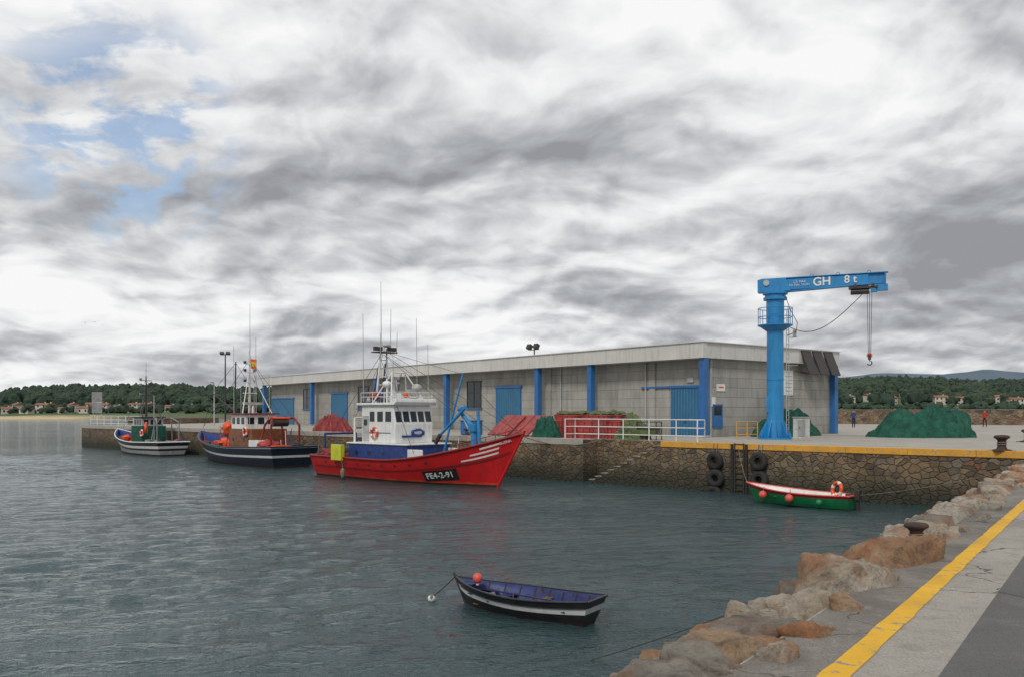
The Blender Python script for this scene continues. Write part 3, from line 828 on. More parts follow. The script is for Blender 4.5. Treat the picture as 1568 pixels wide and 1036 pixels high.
def hstrip(mb,pt,side,t0,t1,va,vb,k,off=.012,n=14,slope=0.):
    vs=[];fs=[]
    for i in range(n+1):
        t=t0+(t1-t0)*i/n; s=slope*i/n
        for v in(va+s,vb+s):
            p=pt(t,v,side); p.y+=side*off; p.x+=off*.3; vs.append(p)
    for i in range(n): fs.append((2*i,2*i+2,2*i+3,2*i+1))
    mb.add(vs,fs,k)
def clutter(mb,n,xr,yr,zf,seed,cols,big=.3):
    rr=random.Random(seed)
    for i in range(n):
        x=rr.uniform(*xr); y=rr.uniform(*yr); k=rr.choice(cols); z=zf(x); q=rr.random()
        if q<.35: r=rr.uniform(.15,big); mb.lump((x,y,z+r*.7),(r*rr.uniform(1,1.8),r*rr.uniform(1,1.5),r),k,.5,rr.uniform(0,50))
        elif q<.55: mb.sph((x,y,z+.2),rr.uniform(.14,.22),k)
        elif q<.85:
            h=rr.uniform(.25,.6); mb.box((x,y,z+h/2),(rr.uniform(.3,.8),rr.uniform(.3,.6),h),k,Matrix.Rotation(rr.uniform(0,3),3,'Z'))
        else: mb.cyl((x,y,z),(x+rr.uniform(-.3,.3),y+rr.uniform(-.2,.2),z+rr.uniform(.8,2.0)),.03,.025,k)
# --------------- red trawler
rh=Vector((.731,-.682,0)); rb=empty('red_fishing_boat',(-11.35,54.8,0),math.atan2(rh.y,rh.x))
mb=MB()
def zs1(t): return 1.2+.05*(1-t)+1.65*max(0,(t-.45)/.55)**1.7
rows=[(0,'brown'),(('z',.10),'redorange'),(('z',.22),'red'),(1.,'red')]
pt,vv=hull(mb,16.3,4.7,zs1,rows,.9,2.0,lambda t:zs1(t)-.75,'darkred','wood',.1,.42,.84,'darkred',.07)
for s in(-1,1):
    hstrip(mb,pt,s,.02,.98,.70,.735,'darkred',.03,30)
    for i in range(3): hstrip(mb,pt,s,.80+.035*i,.935,.76+i*.075,.79+i*.075,'white',.02,12,.012)
    hstrip(mb,pt,s,.635,.775,.44,.67,'black',.016)
mb.tube([pt(1,v,1)+Vector((.03,0,0)) for v in(.0,.25,.5,.75,1.)]+[pt(1,1,1)+Vector((.1,0,.18))],.07,'red',8)
for i in range(9):
    t=.1+i*.07
    for s in(-1,1): hstrip(mb,pt,s,t,t+.012,.82,.87,'dark',.012,3)
mb.build('hull',parent=rb)
a=pt(.635,.555,-1);b=pt(.775,.555,-1); c=pt(.705,.555,-1)+Vector((0,-.05,0))
up=pt(.70,.65,-1)-pt(.70,.47,-1)
text('FE4-2-91',.50,'white',c,b-a,up,rb,off=.006)
text('BUENA',.20,'white',pt(.955,.93,-1)+Vector((.02,-.07,0)),pt(.97,.93,-1)-pt(.93,.93,-1),pt(.95,1,-1)-pt(.95,.85,-1),rb)
mb=MB()
mb.box((6.3,0,1.35),(5.4,3.3,1.5),'boatblue'); mb.box((6.3,0,2.12),(5.6,3.5,.08),'white')
for x in(4.4,5.6,6.9): mb.cyl((x,-1.66,1.55),(x,-1.62,1.55),.14,.14,'glass',14)
mb.box((9.6,-1.55,1.6),(1.3,.08,.55),'white'); mb.box((9.6,1.55,1.6),(1.3,.08,.55),'white')
mb.build('engine_casing',parent=rb,bevel=.03)
mb=MB()
z0,z1=2.16,4.35
pr=[(4.6,z0),(7.7,z0),(7.75,3.25),(7.5,z1),(4.6,z1)]
mb.prism([(x,-1.42,z) for x,z in pr],(0,2.84,0),'white')
mb.prism([(4.3,-1.6,z1),(7.8,-1.6,z1),(7.95,-1.6,z1+.16),(4.3,-1.6,z1+.14)],(0,3.2,0),'white')
mb.prism([(7.55,-1.55,z1+.14),(7.95,-1.55,z1+.16),(7.9,-1.55,z1+.38),(7.5,-1.55,z1+.38)],(0,3.1,0),'white')
mb.build('wheelhouse',parent=rb,bevel=.04)
mb=MB()
def fx(z): return 7.75+(7.5-7.75)*(z-3.25)/(z1-3.25)+.012
for i in range(5):
    y=-1.12+i*.56
    mb.prism([(fx(3.4),y-.21,3.4),(fx(3.4),y+.21,3.4),(fx(4.0),y+.21,4.0),(fx(4.0),y-.21,4.0)],(.015,0,0),'glass')
for x,w in((7.1,.5),(6.35,.5),(5.6,.42)):
    for s in(-1,1): mb.box((x,s*1.43,3.7),(w,.03,.58),'glass')
for s in(-1,1):
    mb.box((5.0,s*1.43,3.0),(.6,.035,1.5),'lgrey'); mb.box((5.0,s*1.45,3.35),(.3,.03,.35),'glass')
    mb.box((6.3,s*1.43,2.75),(2.,.02,.04),'boatblue')
mb.lump((7.77,.25,2.75),(.03,.5,.2),'boatblue',.4,3); mb.lump((7.79,.25,2.75),(.03,.3,.09),'lgrey',.3,5)
mb.box((7.77,-.2,2.55),(.04,1.5,.12),'boatblue')
mb.build('windows',parent=rb)
mb=MB()
mb.torus((5.9,-1.52,2.75),(0,1,0),.28,.075,'orange',24,8,'white')
mb.box((3.4,-2.3,1.55),(1.,.3,.95),'yellow')
mb.sph((4.2,-2.5,.35),(.15,.15,.32),'rope')
mb.cyl((3.95,-2.42,1.2),(4.2,-2.5,.6),.015,.015,'rope')
mb.build('lifebuoy_and_fenders',parent=rb,bevel=.03)
mb=MB()
zr=z1+.15
for s in(-1.4,1.4):
    for x in(4.5,5.6,6.7,7.7): mb.cyl((x,s,zr),(x,s,zr+.6),.02,.02,'white',6)
    for h in(.35,.6): mb.cyl((4.5,s,zr+h),(7.7,s,zr+h),.018,.018,'white',6)
for h in(.35,.6): mb.cyl((7.7,-1.4,zr+h),(7.7,1.4,zr+h),.018,.018,'white',6); mb.cyl((4.5,-1.4,zr+h),(4.5,1.4,zr+h),.018,.018,'white',6)
for s in(-.45,.45):
    mb.cyl((4.7,s,zr),(4.9,s*.45,7.8),.07,.05,'white',8); mb.cyl((3.9,s,zr-1.5),(4.75,s*.5,6.9),.06,.04,'boatblue',8)
for z in(5.1,5.6,6.1,6.6,7.1,7.6):
    q=.45-(z-zr)/(7.8-zr)*.25; mb.cyl((4.8,-q,z),(4.8,q,z),.03,.03,'white',6)
mb.box((4.95,0,7.55),(.7,1.5,.06),'dark')
for y in(-.7,-.35,.35,.7): mb.box((5.0,y,7.75),(.22,.2,.24),'dark')
mb.sph((5.2,0,7.95),(.25,.25,.12),'lgrey'); mb.cyl((4.9,0,7.6),(4.9,0,8.2),.05,.04,'white')
mb.cyl((5.6,.2,zr),(5.6,.2,5.9),.12,.08,'white',10); mb.box((5.6,.2,6.0),(.22,1.7,.16),'lgrey',Matrix.Rotation(.5,3,'Z'))
mb.box((5.6,.2,5.7),(.5,.5,.12),'lgrey')
mb.cyl((6.2,-.8,zr),(6.2,-.8,5.5),.05,.05,'white'); mb.sph((6.2,-.8,5.6),(.28,.28,.2),'white')
mb.cyl((6.9,.9,zr),(6.9,.9,5.3),.05,.05,'white'); mb.sph((6.9,.9,5.4),(.32,.32,.24),'lgrey'); mb.box((6.9,.4,5.15),(.35,.5,.3),'lgrey')
mb.sph((5.3,-1.,4.9),(.35,.3,.3),'darkred'); mb.box((6.3,.2,4.75),(.8,.7,.4),'white'); mb.sph((7.2,-.2,4.95),(.16,.16,.16),'orange')
for s in(-1,1):
    mb.cyl((7.2,s*1.3,zr),(6.3,s*.5,6.3),.045,.04,'white',8); mb.cyl((5.5,s*1.3,zr),(6.3,s*.5,6.3),.045,.04,'white',8)
mb.cyl((6.3,-.5,6.3),(6.3,.5,6.3),.045,.045,'white',8)
clutter(mb,12,(4.6,7.2),(-1.1,1.1),lambda x:zr,31,['white','lgrey','dark','grey','darkred'],.22)
for x,y,h,zb in((4.9,-.2,11.8,7.8),(4.9,.5,10.2,7.5),(5.4,-.6,8.7,6.),(6.6,1.2,9.6,4.7),(4.6,-1.3,9.8,4.6),(5.0,.9,8.8,7.5),(7.5,-1.3,7.2,4.6),(7.5,1.3,8.,4.6)):
    mb.cyl((x,y,zb),(x+random.uniform(-.15,.15),y,h),.028,.014,'lgrey',5)
for p,q in (((4.9,0,7.7),(15.9,0,3.0)),((4.9,0,7.7),(.4,-1.5,1.4)),((4.9,0,7.7),(.4,1.5,1.4)),((4.9,.0,7.4),(10.9,.3,3.9)),((4.9,.3,7.3),(13.9,.8,2.6)),((4.9,-.3,7.3),(10.,-2.,1.7)),((4.9,.2,7.6),(10.6,1.2,6.1)),((10.6,1.2,6.1),(15.5,.2,3.)),((3.6,-1.2,3.6),(4.85,-.2,7.)),((3.6,1.2,3.6),(4.85,.2,7.))):
    mb.cyl(p,q,.013,.013,'dark',4)
mb.build('mast_and_antennas',parent=rb)
mb=MB()
for y in(-1.2,1.2):
    mb.cyl((.5,y,.5),(.5,y,2.6),.07,.07,'boatblue'); mb.cyl((3.6,y,.5),(3.6,y,3.6),.07,.07,'white')
mb.cyl((.5,-1.2,2.6),(.5,1.2,2.6),.07,.07,'boatblue'); mb.cyl((3.6,-1.2,3.6),(3.6,1.2,3.6),.06,.06,'white')
mb.cyl((2.,-1.3,1.3),(2.,1.3,1.3),.55,.55,'dark',18)
for y in(-1.35,0,1.35): mb.cyl((2.,y-.03,1.3),(2.,y+.03,1.3),.75,.75,'boatblue',20)
mb.box((3.,0.9,1.3),(.9,1.0,1.3),'teak'); mb.box((2.9,-1.0,1.05),(1.,.8,.8),'darkred'); mb.sph((1.1,-1.1,1.3),.3,'orange'); mb.lump((1.2,.6,1.25),(.6,.7,.4),'netgreen',.5,4)
mb.box((3.7,0,3.0),(.2,2.2,.08),'dark'); mb.lump((1.3,-1.5,1.4),(.6,.4,.3),'darkred',.5,9)
clutter(mb,26,(.4,3.9),(-1.8,1.6),lambda x:.85,32,['darkred','dark','teak','netgreen','boatblue','rope','orange','grey'])
mb.build('aft_gear',parent=rb)
mb=MB()
def dz(x): return zs1(x/16.3)-.75
mb.box((9.6,0,dz(9.6)+.35),(1.5,1.8,.7),'grey'); mb.cyl((10.9,-.9,dz(11)+.5),(10.9,.9,dz(11)+.5),.3,.3,'dark',16)
for y in(-.9,0,.9): mb.cyl((10.9,y-.03,dz(11)+.5),(10.9,y+.03,dz(11)+.5),.45,.45,'boatblue',18)
k='craneblue'
mb.cyl((12.4,.3,dz(12.4)),(12.4,.3,3.0),.2,.17,k,14); mb.box((12.4,.3,3.1),(.5,.45,.4),k)
mb.cyl((12.3,.3,3.1),(11.2,.3,4.1),.13,.1,k,8); mb.cyl((11.2,.3,4.1),(11.9,.1,4.25),.12,.1,k,8); mb.cyl((11.9,.1,4.2),(10.1,-.2,2.6),.1,.08,k,8); mb.cyl((12.2,.3,2.7),(11.4,.3,3.8),.05,.05,'lgrey',8)
mb.cyl((10.2,-.2,2.7),(9.9,-.3,2.2),.12,.12,'dark',8)
mb.cyl((13.1,.1,dz(13)),(12.9,.1,4.0),.1,.09,k,10)
mb.cyl((9.2,.9,1.4),(10.6,1.2,6.2),.07,.05,k,8)
mb.box((14.3,0,dz(14.3)+.3),(1.,.9,.55),'grey'); mb.sph((13.6,.5,dz(13.6)+.35),.28,'orange')
clutter(mb,28,(8.3,12.6),(-1.5,1.3),lambda x:dz(x)+.3,33,['rope','rope','white','grey','dark','lgrey','boatblue'],.32)
for s in(-1,1):
    for i in range(7):
        t=.80+i*.03; p=pt(t,1,s); mb.cyl(p,p+Vector((0,0,.32)),.018,.018,'darkred',5)
    mb.tube([pt(.80+i*.03,1,s)+Vector((0,0,.32)) for i in range(7)],.02,'darkred',5)
mb.build('fore_gear',parent=rb)
def boat2():
    h=Vector((-.67,.742,0)).normalized(); e=empty('navy_fishing_boat',(-15.3,60.0,0),math.atan2(h.y,h.x))
    L=16.8
    def zs(t): return 1.25+.25*(1-t)**2+1.05*max(0,(t-.35)/.65)**1.8
    mb=MB()
    pt,vv=hull(mb,L,4.7,zs,[(0,'brown'),(('z',.15),'navy'),(.68,'white'),(.75,'navy'),(.96,'white'),(1.,'white')],.9,1.6,lambda t:zs(t)-.65,'boatblue','wood',.1,.45,.8,'navy',.05,srake=.8)
    mb.build('hull',parent=e)
    mb=MB()
    mb.box((6.,0,1.7),(4.,2.8,2.0),'teak'); mb.box((6.6,0,3.1),(2.4,2.5,1.3),'white'); mb.box((6.6,0,3.82),(2.8,2.9,.1),'darkred')
    for x in(5.8,6.6,7.4):
        for s in(-1,1): mb.box((x,s*1.26,3.3),(.5,.03,.5),'glass')
    for y in(-.8,0,.8): mb.box((5.39,y,3.3),(.03,.5,.5),'glass'); mb.box((7.81,y,3.3),(.03,.5,.5),'glass')
    for x in(4.6,5.4,7.2): mb.cyl((x,1.38,1.9),(x,1.43,1.9),.15,.15,'glass',12)
    mb.build('wheelhouse',parent=e,bevel=.03)
    mb=MB()
    mb.cyl((7.4,0,3.8),(7.3,0,8.3),.1,.05,'white'); mb.cyl((7.3,0,8.3),(7.3,0,12.3),.03,.014,'lgrey',5)
    for s in(-1,1): mb.cyl((6.,s*1.2,3.8),(7.3,s*.1,7.),.04,.03,'white')
    for z in(5.4,6.2,7.,7.6): mb.box((7.3,0,z),(.12,1.2-.2*(z-5),.06),'white'); mb.box((7.3,.4,z+.15),(.15,.18,.2),'dark'); mb.box((7.3,-.4,z+.15),(.15,.18,.2),'grey')
    mb.box((6.8,0,4.6),(.25,1.6,.18),'lgrey'); mb.cyl((6.8,0,3.85),(6.8,0,4.6),.1,.08,'white')
    mb.cyl((9.6,.2,1.5),(9.4,.2,7.9),.08,.05,'dark'); mb.cyl((9.5,.2,4.),(13.5,.4,5.5),.06,.04,'dark')
    for x,y,hh in((8.2,-.8,6.5),(5.6,-.8,6.8),(10.6,-.8,6.),(5.2,1.,8.5),(7.9,1.,9.),(6.2,0,9.6)): mb.cyl((x,y,2.),(x+.1,y,hh),.03,.018,'lgrey',5)
    for y in(-1.1,1.1): mb.tube([(1.6,y,.8),(1.5,y,3.0),(1.9,y*.8,3.5),(2.6,y*.5,3.6),(3.4,y*.6,3.0),(3.6,y,1.2)],.08,'darkred',8)
    mb.cyl((2.2,-.9,3.5),(2.2,.9,3.5),.09,.09,'orange'); mb.cyl((2.4,-.6,3.2),(2.4,.6,3.2),.3,.3,'dark',16)
    for p,q in (((7.3,0,8.),(16.4,0,2.6)),((7.3,0,8.),(.3,1.5,1.6)),((7.3,0,8.),(.3,-1.5,1.6)),((9.4,.2,7.8),(7.3,0,6.)),((9.4,.2,7.8),(13.5,.4,5.5)),((13.5,.4,5.5),(16.2,0,2.7)),((7.3,0,8.2),(2.4,0,3.6))): mb.cyl(p,q,.015,.015,'dark',4)
    fl=[]
    for i in range(9): fl.append((7.2-i*.14-.05,.08*math.sin(i*.9),7.3-.02*i))
    for j,(za,zb,k) in enumerate(((0,.2,'orange'),(.2,.55,'flagyellow'),(.55,.75,'orange'))):
        vs=[];fs=[]
        for p in fl: vs+=[(p[0],p[1],p[2]+za),(p[0],p[1],p[2]+zb)]
        for i in range(8): fs.append((2*i,2*i+2,2*i+3,2*i+1))
        mb.add(vs,fs,k,True)
    mb.build('masts_and_gallows',parent=e)
    mb=MB()
    mb.box((3.6,1.,1.5),(1.6,.9,.8),'white'); mb.lump((2.4,.9,1.5),(1.,.7,.4),'netred',.5,3); mb.lump((1.6,-.7,1.5),(.7,.6,.4),'dark',.5,5)
    mb.torus((4.9,1.5,2.5),(0,1,0),.3,.08,'orange',20,8,'white'); mb.box((1.0,.6,1.4),(.8,1.2,.4),'orange')
    clutter(mb,34,(8.2,12.8),(-1.4,1.6),lambda x:zs(x/L)-.4,41,['orange','orange','orange','netred','dark','white','boatblue','teak'],.36)
    clutter(mb,22,(.6,4.4),(-1.5,1.6),lambda x:1.0,42,['boatblue','teak','orange','dark','white','netred','rope','orange'],.36)
    mb.lump((9.,.9,2.7),(.6,.5,.45),'orange',.5,8); mb.lump((10.4,-.2,2.3),(.8,.8,.5),'netred',.4,18)
    mb.build('deck_gear',parent=e)
boat2()
def boat3():
    a=D(266,76.0); b=D(180,85.5); h=(b-a).normalized(); e=empty('white_fishing_boat',a,math.atan2(h.y,h.x))
    L=(b-a).length
    def zs(t): return 1.1+.15*(1-t)**2+1.15*max(0,(t-.35)/.65)**1.8
    mb=MB()
    hull(mb,L,3.7,zs,[(0,'brown'),(('z',.12),'lgrey'),(.60,'black'),(.70,'white'),(.82,'black'),(1.,'black')],.7,1.2,lambda t:zs(t)-.55,'boatblue','wood',.1,.45,.8,'white',.05,srake=.6)
    mb.build('hull',parent=e)
    mb=MB()
    mb.box((5.6,0,1.7),(2.6,2.2,1.9),'netgreen'); mb.box((5.6,0,2.95),(1.9,2.0,.9),'lgrey'); mb.box((5.6,0,3.45),(2.3,2.3,.1),'dark')
    for x in(5.,5.6,6.2):
        for s in(-1,1): mb.box((x,s*1.01,3.0),(.4,.03,.45),'glass')
    for y in(-.6,0,.6): mb.box((4.64,y,3.),(.03,.4,.45),'glass')
    mb.build('wheelhouse',parent=e,bevel=.03)
    mb=MB()
    mb.cyl((6.2,0,3.4),(6.2,0,7.3),.09,.05,'dark'); mb.cyl((6.2,0,7.3),(6.2,0,8.6),.03,.02,'lgrey',5)
    for z in(4.6,5.5,6.4,6.9): mb.box((6.2,0,z),(.1,1.1,.06),'dark'); mb.box((6.2,.5,z+.12),(.2,.2,.22),'grey')
    for s in(-1,1): mb.cyl((4.8,s*.9,3.4),(6.2,s*.1,6.2),.04,.03,'dark'); mb.cyl((7.2,s*.5,1.8),(6.2,s*.1,6.),.035,.03,'grey')
    mb.cyl((3.6,.3,1.),(3.6,.3,5.4),.05,.035,'lgrey'); mb.cyl((3.6,.3,2.5),(1.,.3,4.0),.04,.03,'lgrey')
    for y in(-1.,1.): mb.tube([(1.2,y,.8),(1.2,y,3.),(2.2,y*.7,3.4),(2.6,y,1.)],.06,'grey',8)
    for p,q in (((6.2,0,7.),(12.,0,2.3)),((6.2,0,7.),(.2,1.3,1.3)),((6.2,0,7.),(.2,-1.3,1.3)),((3.6,.3,5.4),(6.2,0,6.))): mb.cyl(p,q,.016,.016,'dark',4)
    mb.torus((2.9,1.3,2.5),(.5,1,0),.42,.12,'orange',20,8); mb.torus((4.3,1.15,2.),(0,1,0),.28,.08,'orange',20,8,'white')
    clutter(mb,36,(.8,10.5),(-1.1,1.3),lambda x:zs(x/L)-.35,51,['orange','netred','dark','dark','netgreen','boatblue','teak','grey','orange'],.34)
    mb.build('masts_and_deck_gear',parent=e)
boat3()
# --------------- rowing boat
h=Vector((-.83,.56,0)).normalized(); rs0=Vector((1.60,15.92,0)); e=empty('rowing_boat',rs0,math.atan2(h.y,h.x)); L=3.35
def zr_(t): return .34+.14*(1-t)**2.2+.20*t**2.6
mb=MB()
pt2,_=hull(mb,L,1.26,zr_,[(0,'brown'),(('z',.045),'black'),(.60,'white'),(.79,'black'),(1.,'black')],.16,.30,lambda t:.05+.12*max(0,(t-.7)/.3)**2,'rowblue','rowblue',.03,.40,.62,'black',.022,srake=.22,p0=.42,p1=.6)
for s in(-1,1): mb.tube([pt2(t/20,.80,s)+Vector((0,s*.008,0)) for t in range(0,20)],.012,'black',5)
mb.tube([pt2(1,v,1)+Vector((.015,0,0)) for v in(0,.3,.6,1.)]+[pt2(1,1,1)+Vector((.05,0,.07))],.025,'black',6)
mb.build('hull',parent=e)
mb=MB()
for x in(.55,1.35,2.15):
    w=2*pt2(x/L,.78,1,.035).y; mb.box((x,0,.25),(.18,w,.03),'wood' if x==1.35 else 'rowblue')
for i in range(8):
    x=.4+i*.33
    for s in(-1,1):
        mb.tube([pt2(x/L,v,s,.045) for v in(.98,.8,.6)],.012,'brown',5)
mb.box((3.0,0,.44),(.32,.24,.02),'rowblue'); mb.box((.14,0,.36),(.2,.55,.03),'rowblue')
for s,y in((1,.16),(-1,-.1)): mb.cyl((.5,y,.29),(2.5,y+.10*s,.31),.018,.018,'teak' if s>0 else 'rowblue',8); mb.box((2.62,y+.11*s,.31),(.36,.10,.02),'rowblue')
mb.sph((2.75,.05,.58),(.10,.10,.11),'pink'); mb.cyl((2.75,.05,.44),(2.75,.05,.5),.03,.03,'white')
for x,y in((1.55,.55),(1.55,-.55),(.8,.5),(.8,-.5)): mb.cyl((x,y*.95,.36),(x,y*.95,.48),.014,.014,'brown',6)
mb.cyl((1.05,.4,.3),(1.15,.42,.62),.012,.012,'dark',5)
mb.tube([(1.0+.12*math.cos(a*.6),-.2+.12*math.sin(a*.6),.10+.004*a) for a in range(30)],.016,'rope',5)
mb.box((1.75,0,.09),(2.0,.42,.02),'wood')
mb.lump((1.8,.1,.13),(.28,.20,.08),'dark',.5,2); mb.lump((.9,.1,.14),(.2,.15,.09),'teak',.5,3); mb.lump((2.5,.0,.2),(.2,.15,.1),'rope',.5,6)
mb.build('fittings',parent=e,bevel=.004)
bowp=rs0+h*(L-.02)
fp=P(661,917,0.03)
mb=MB(); mb.sph((0,0,.02),(.085,.085,.08),'white'); mb.sph((0,0,.035),(.06,.087,.07),'rope'); mb.build('mooring_float',fp)
rope('mooring_rope',[zz(bowp,.58),zz(fp,.07)],.013,'dark',sag=.02)
# --------------- green boat
h=Vector((-.70,.715,0)).normalized(); h0=Vector((13.9,34.4,0)); e=empty('green_dinghy',h0,math.atan2(h.y,h.x)); L=4.9
def zg(t): return .50+.08*(1-t)**2+.34*t**2.4
mb=MB()
pt3,_=hull(mb,L,1.75,zg,[(0,'brown'),(('z',.04),'green'),(.84,'darkred'),(1.,'darkred')],.2,.5,lambda t:.12+.2*max(0,(t-.75)/.25)**2,'white','lgrey',.04,.4,.72,'pink',.032,srake=.15,p0=.40,p1=.6)
mb.build('hull',parent=e)
mb=MB()
for x in(.9,2.,3.1):
    w=2*pt3(x/L,.8,1,.05).y; mb.box((x,0,.38),(.26,w,.04),'green')
mb.torus((.55,.45,.82),(.5,.85,.15),.29,.075,'orange',28,10,'white')
mb.sph((3.7,.72,.42),.17,'pink'); mb.sph((2.35,.98,.38),.17,'pink'); mb.sph((1.05,.98,.30),.13,'green')
for x,y in((3.7,.72),(2.35,.98)): mb.cyl((x,y-.03,.5),(x,y-.1,.75),.015,.015,'rope',5)
mb.box((-.12,0,.62),(.22,.26,.40),'dark'); mb.box((-.12,0,.2),(.1,.1,.6),'dark'); mb.cyl((0,0,.7),(.5,.05,.74),.02,.02,'dark')
mb.box((1.4,-.1,.3),(.6,.5,.25),'orange'); mb.box((2.6,.1,.25),(.6,.6,.2),'darkred'); mb.cyl((1.2,.45,.5),(3.4,.3,.55),.025,.025,'wood',6)
mb.lump((.3,-.25,.45),(.25,.2,.2),'dark',.4,3)
mb.build('fittings',parent=e)
rope('mooring_rope',[zz(h0-h*.1,.6),zz(E0+V*27,2.3)],.014,sag=.15)
rope('mooring_rope',[zz(h0+h*4.85,.8),zz(Fq(1130),2.3)],.014,sag=.2)
rope('mooring_rope',[P(900,1012,0.0)+Vector((-.0,0,.01)),P(1403,838,DK)+Vector((0,0,.16))],.007,'dark',sag=.10)
bow1=Vector((-11.35,54.8,0))+rh*16.0
rope('mooring_rope',[zz(bow1,2.8),Fq(905)+Nn*1.5+Vector((0,0,DK+.1))],.022,sag=.5)
rope('mooring_rope',[zz(bow1,2.7),Fq(860)-Nn*.05+Vector((0,0,.3))],.018,sag=.2)
# ---------------------------------------------------------------- left end sign, lamp
mb=MB()
for s in(-.45,.45): mb.cyl((s,0,0),(s,0,3.8),.05,.05,'lgrey')
mb.box((0,-.06,2.6),(1.25,.05,2.4),'grey'); mb.box((0,-.09,2.6),(1.1,.012,.1),'lgrey'); mb.build('information_sign',D(149,97,DK),-.1)
mb=MB()
mb.cyl((0,0,0),(0,0,.3),.2,.16,'grey'); mb.cyl((0,0,.3),(0,0,7.6),.1,.06,'dark'); mb.cyl((-.4,0,7.6),(.4,0,7.6),.04,.04,'dark')
for s in(-.32,.32): mb.box((s,-.1,7.72),(.4,.35,.24),'dark',Matrix.Rotation(-.5,3,'X'))
mb.build('street_lamp',D(345,90,DK))
mb=MB(); mb.cyl((0,0,0),(0,0,4.6),.08,.05,'lgrey'); mb.cyl((0,0,4.6),(0,-.5,4.8),.04,.04,'lgrey'); mb.box((0,-.7,4.8),(.25,.5,.12),'grey'); mb.build('street_lamp',D(328,95,DK))
uvwall('breakwater_wall',[(BE+Vector((0,-.3,0)),A+Nn*5.2,DK,DK+.7,DK+.7)],'stone2')
lst=[Vector((118,62,0)),Vector((59.7,98.6,0)),Vector((44,108.6,0)),Vector((-13,126.5,0))]; segs=[]
for a,b in zip(lst[:-1],lst[1:]): segs.append((a,b,DK,DK+1.75,DK+1.75))
swo=empty('sea_wall'); o=uvwall('sea_wall_face',segs,'stone2'); o.parent=swo
mb=MB()
for a,b in zip(lst[:-1],lst[1:]):
    n=Vector((-(b-a).y,(b-a).x,0)).normalized()
    if n.y<0: n=-n
    mb.prism([zz(a-n*.06,DK+1.75),zz(b-n*.06,DK+1.75),zz(b-n*.06,DK+1.84),zz(a-n*.06,DK+1.84)],n*.7,'pavedark')
mb.build('coping',parent=swo)
# ---------------------------------------------------------------- people
def person(name,loc,rz,shirt,stride=.12,s=1.):
    vs=[(0,0,.95),(0,0,1.14),(0,.01,1.34),(0,0,1.47),(0,.01,1.55),(0,.03,1.64)]
    rd=[(.15,.11),(.135,.10),(.17,.11),(.06,.06),(.075,.085),(.085,.10)]
    ed=[(0,1),(1,2),(2,3),(3,4),(4,5)]
    for sd in(-1,1):
        b=len(vs); q=sd*stride
        vs+=[(sd*.17,0,1.41),(sd*.23,-q*.5-.02,1.15),(sd*.24,-q+.08,.92),(sd*.24,-q+.11,.85)]; rd+=[(.065,.065),(.045,.045),(.03,.03),(.038,.022)]
        ed+=[(2,b),(b,b+1),(b+1,b+2),(b+2,b+3)]
        b=len(vs); vs+=[(sd*.09,0,.88),(sd*.10,q+.03,.5),(sd*.10,q*1.6-.03,.10),(sd*.11,q*1.6+.12,.045)]; rd+=[(.095,.095),(.065,.065),(.045,.045),(.045,.035)]
        ed+=[(0,b),(b,b+1),(b+1,b+2),(b+2,b+3)]
    me=bpy.data.meshes.new(name); me.from_pydata(vs,ed,[]); o=bpy.data.objects.new(name+'_src',me); COL.objects.link(o)
    md=o.modifiers.new('s','SKIN'); md.use_smooth_shade=True
    for i,r in enumerate(rd): me.skin_vertices[0].data[i].radius=r
    me.skin_vertices[0].data[0].use_root=True
    sb=o.modifiers.new('b','SUBSURF'); sb.levels=2
    dg=bpy.context.evaluated_depsgraph_get(); ev=o.evaluated_get(dg); nm=bpy.data.meshes.new_from_object(ev)
    bpy.data.objects.remove(o)
    for k in('denim',shirt,'skin','hair','black'): nm.materials.append(M[k])
    for p in nm.polygons:
        c=p.center
        if c.z>1.50: i=3 if(c.z>1.67 or (c.z>1.57 and c.y<-.01)) else 2
        elif abs(c.x)>.19 and c.z<.93: i=2
        elif c.z>.97 or abs(c.x)>.2: i=1
        elif c.z<.10: i=4
        else: i=0
        p.material_index=i; p.use_smooth=True
    e=empty(name,loc,rz); e.scale=(s,s,s)
    ob=bpy.data.objects.new('body',nm); COL.objects.link(ob); ob.parent=e
    mb=MB()
    for sd in(-1,1):
        q=sd*stride; c=Vector((sd*.24,-q+.11,.84))
        for i in range(4):
            y=-.03+i*.02; l=.07-.012*abs(i-1.6); mb.cyl(c+Vector((0,y,0)),c+Vector((-sd*.005,y+.005,-l*.6)),.009,.008,'skin',6); mb.cyl(c+Vector((-sd*.005,y+.005,-l*.6)),c+Vector((-sd*.025,y+.008,-l)),.008,.006,'skin',6)
        mb.cyl(c+Vector((-sd*.01,.03,.03)),c+Vector((-sd*.02,.065,-.02)),.010,.008,'skin',6)
        mb.sph((sd*.087,.025,1.62),(.012,.02,.032),'skin',8,6); mb.sph((sd*.032,.118,1.645),(.010,.006,.007),'black',6,5)
    mb.sph((0,.128,1.615),(.013,.02,.022),'skin',8,6); mb.sph((0,.113,1.578),(.025,.006,.006),'darkred',8,5)
    mb.build('face_and_fingers',parent=e)
    return e
person('person',D(1307,83,DK),math.pi*.9,'shirtblue')
person('person',D(1508,86,DK),2.2,'shirtred',.08)
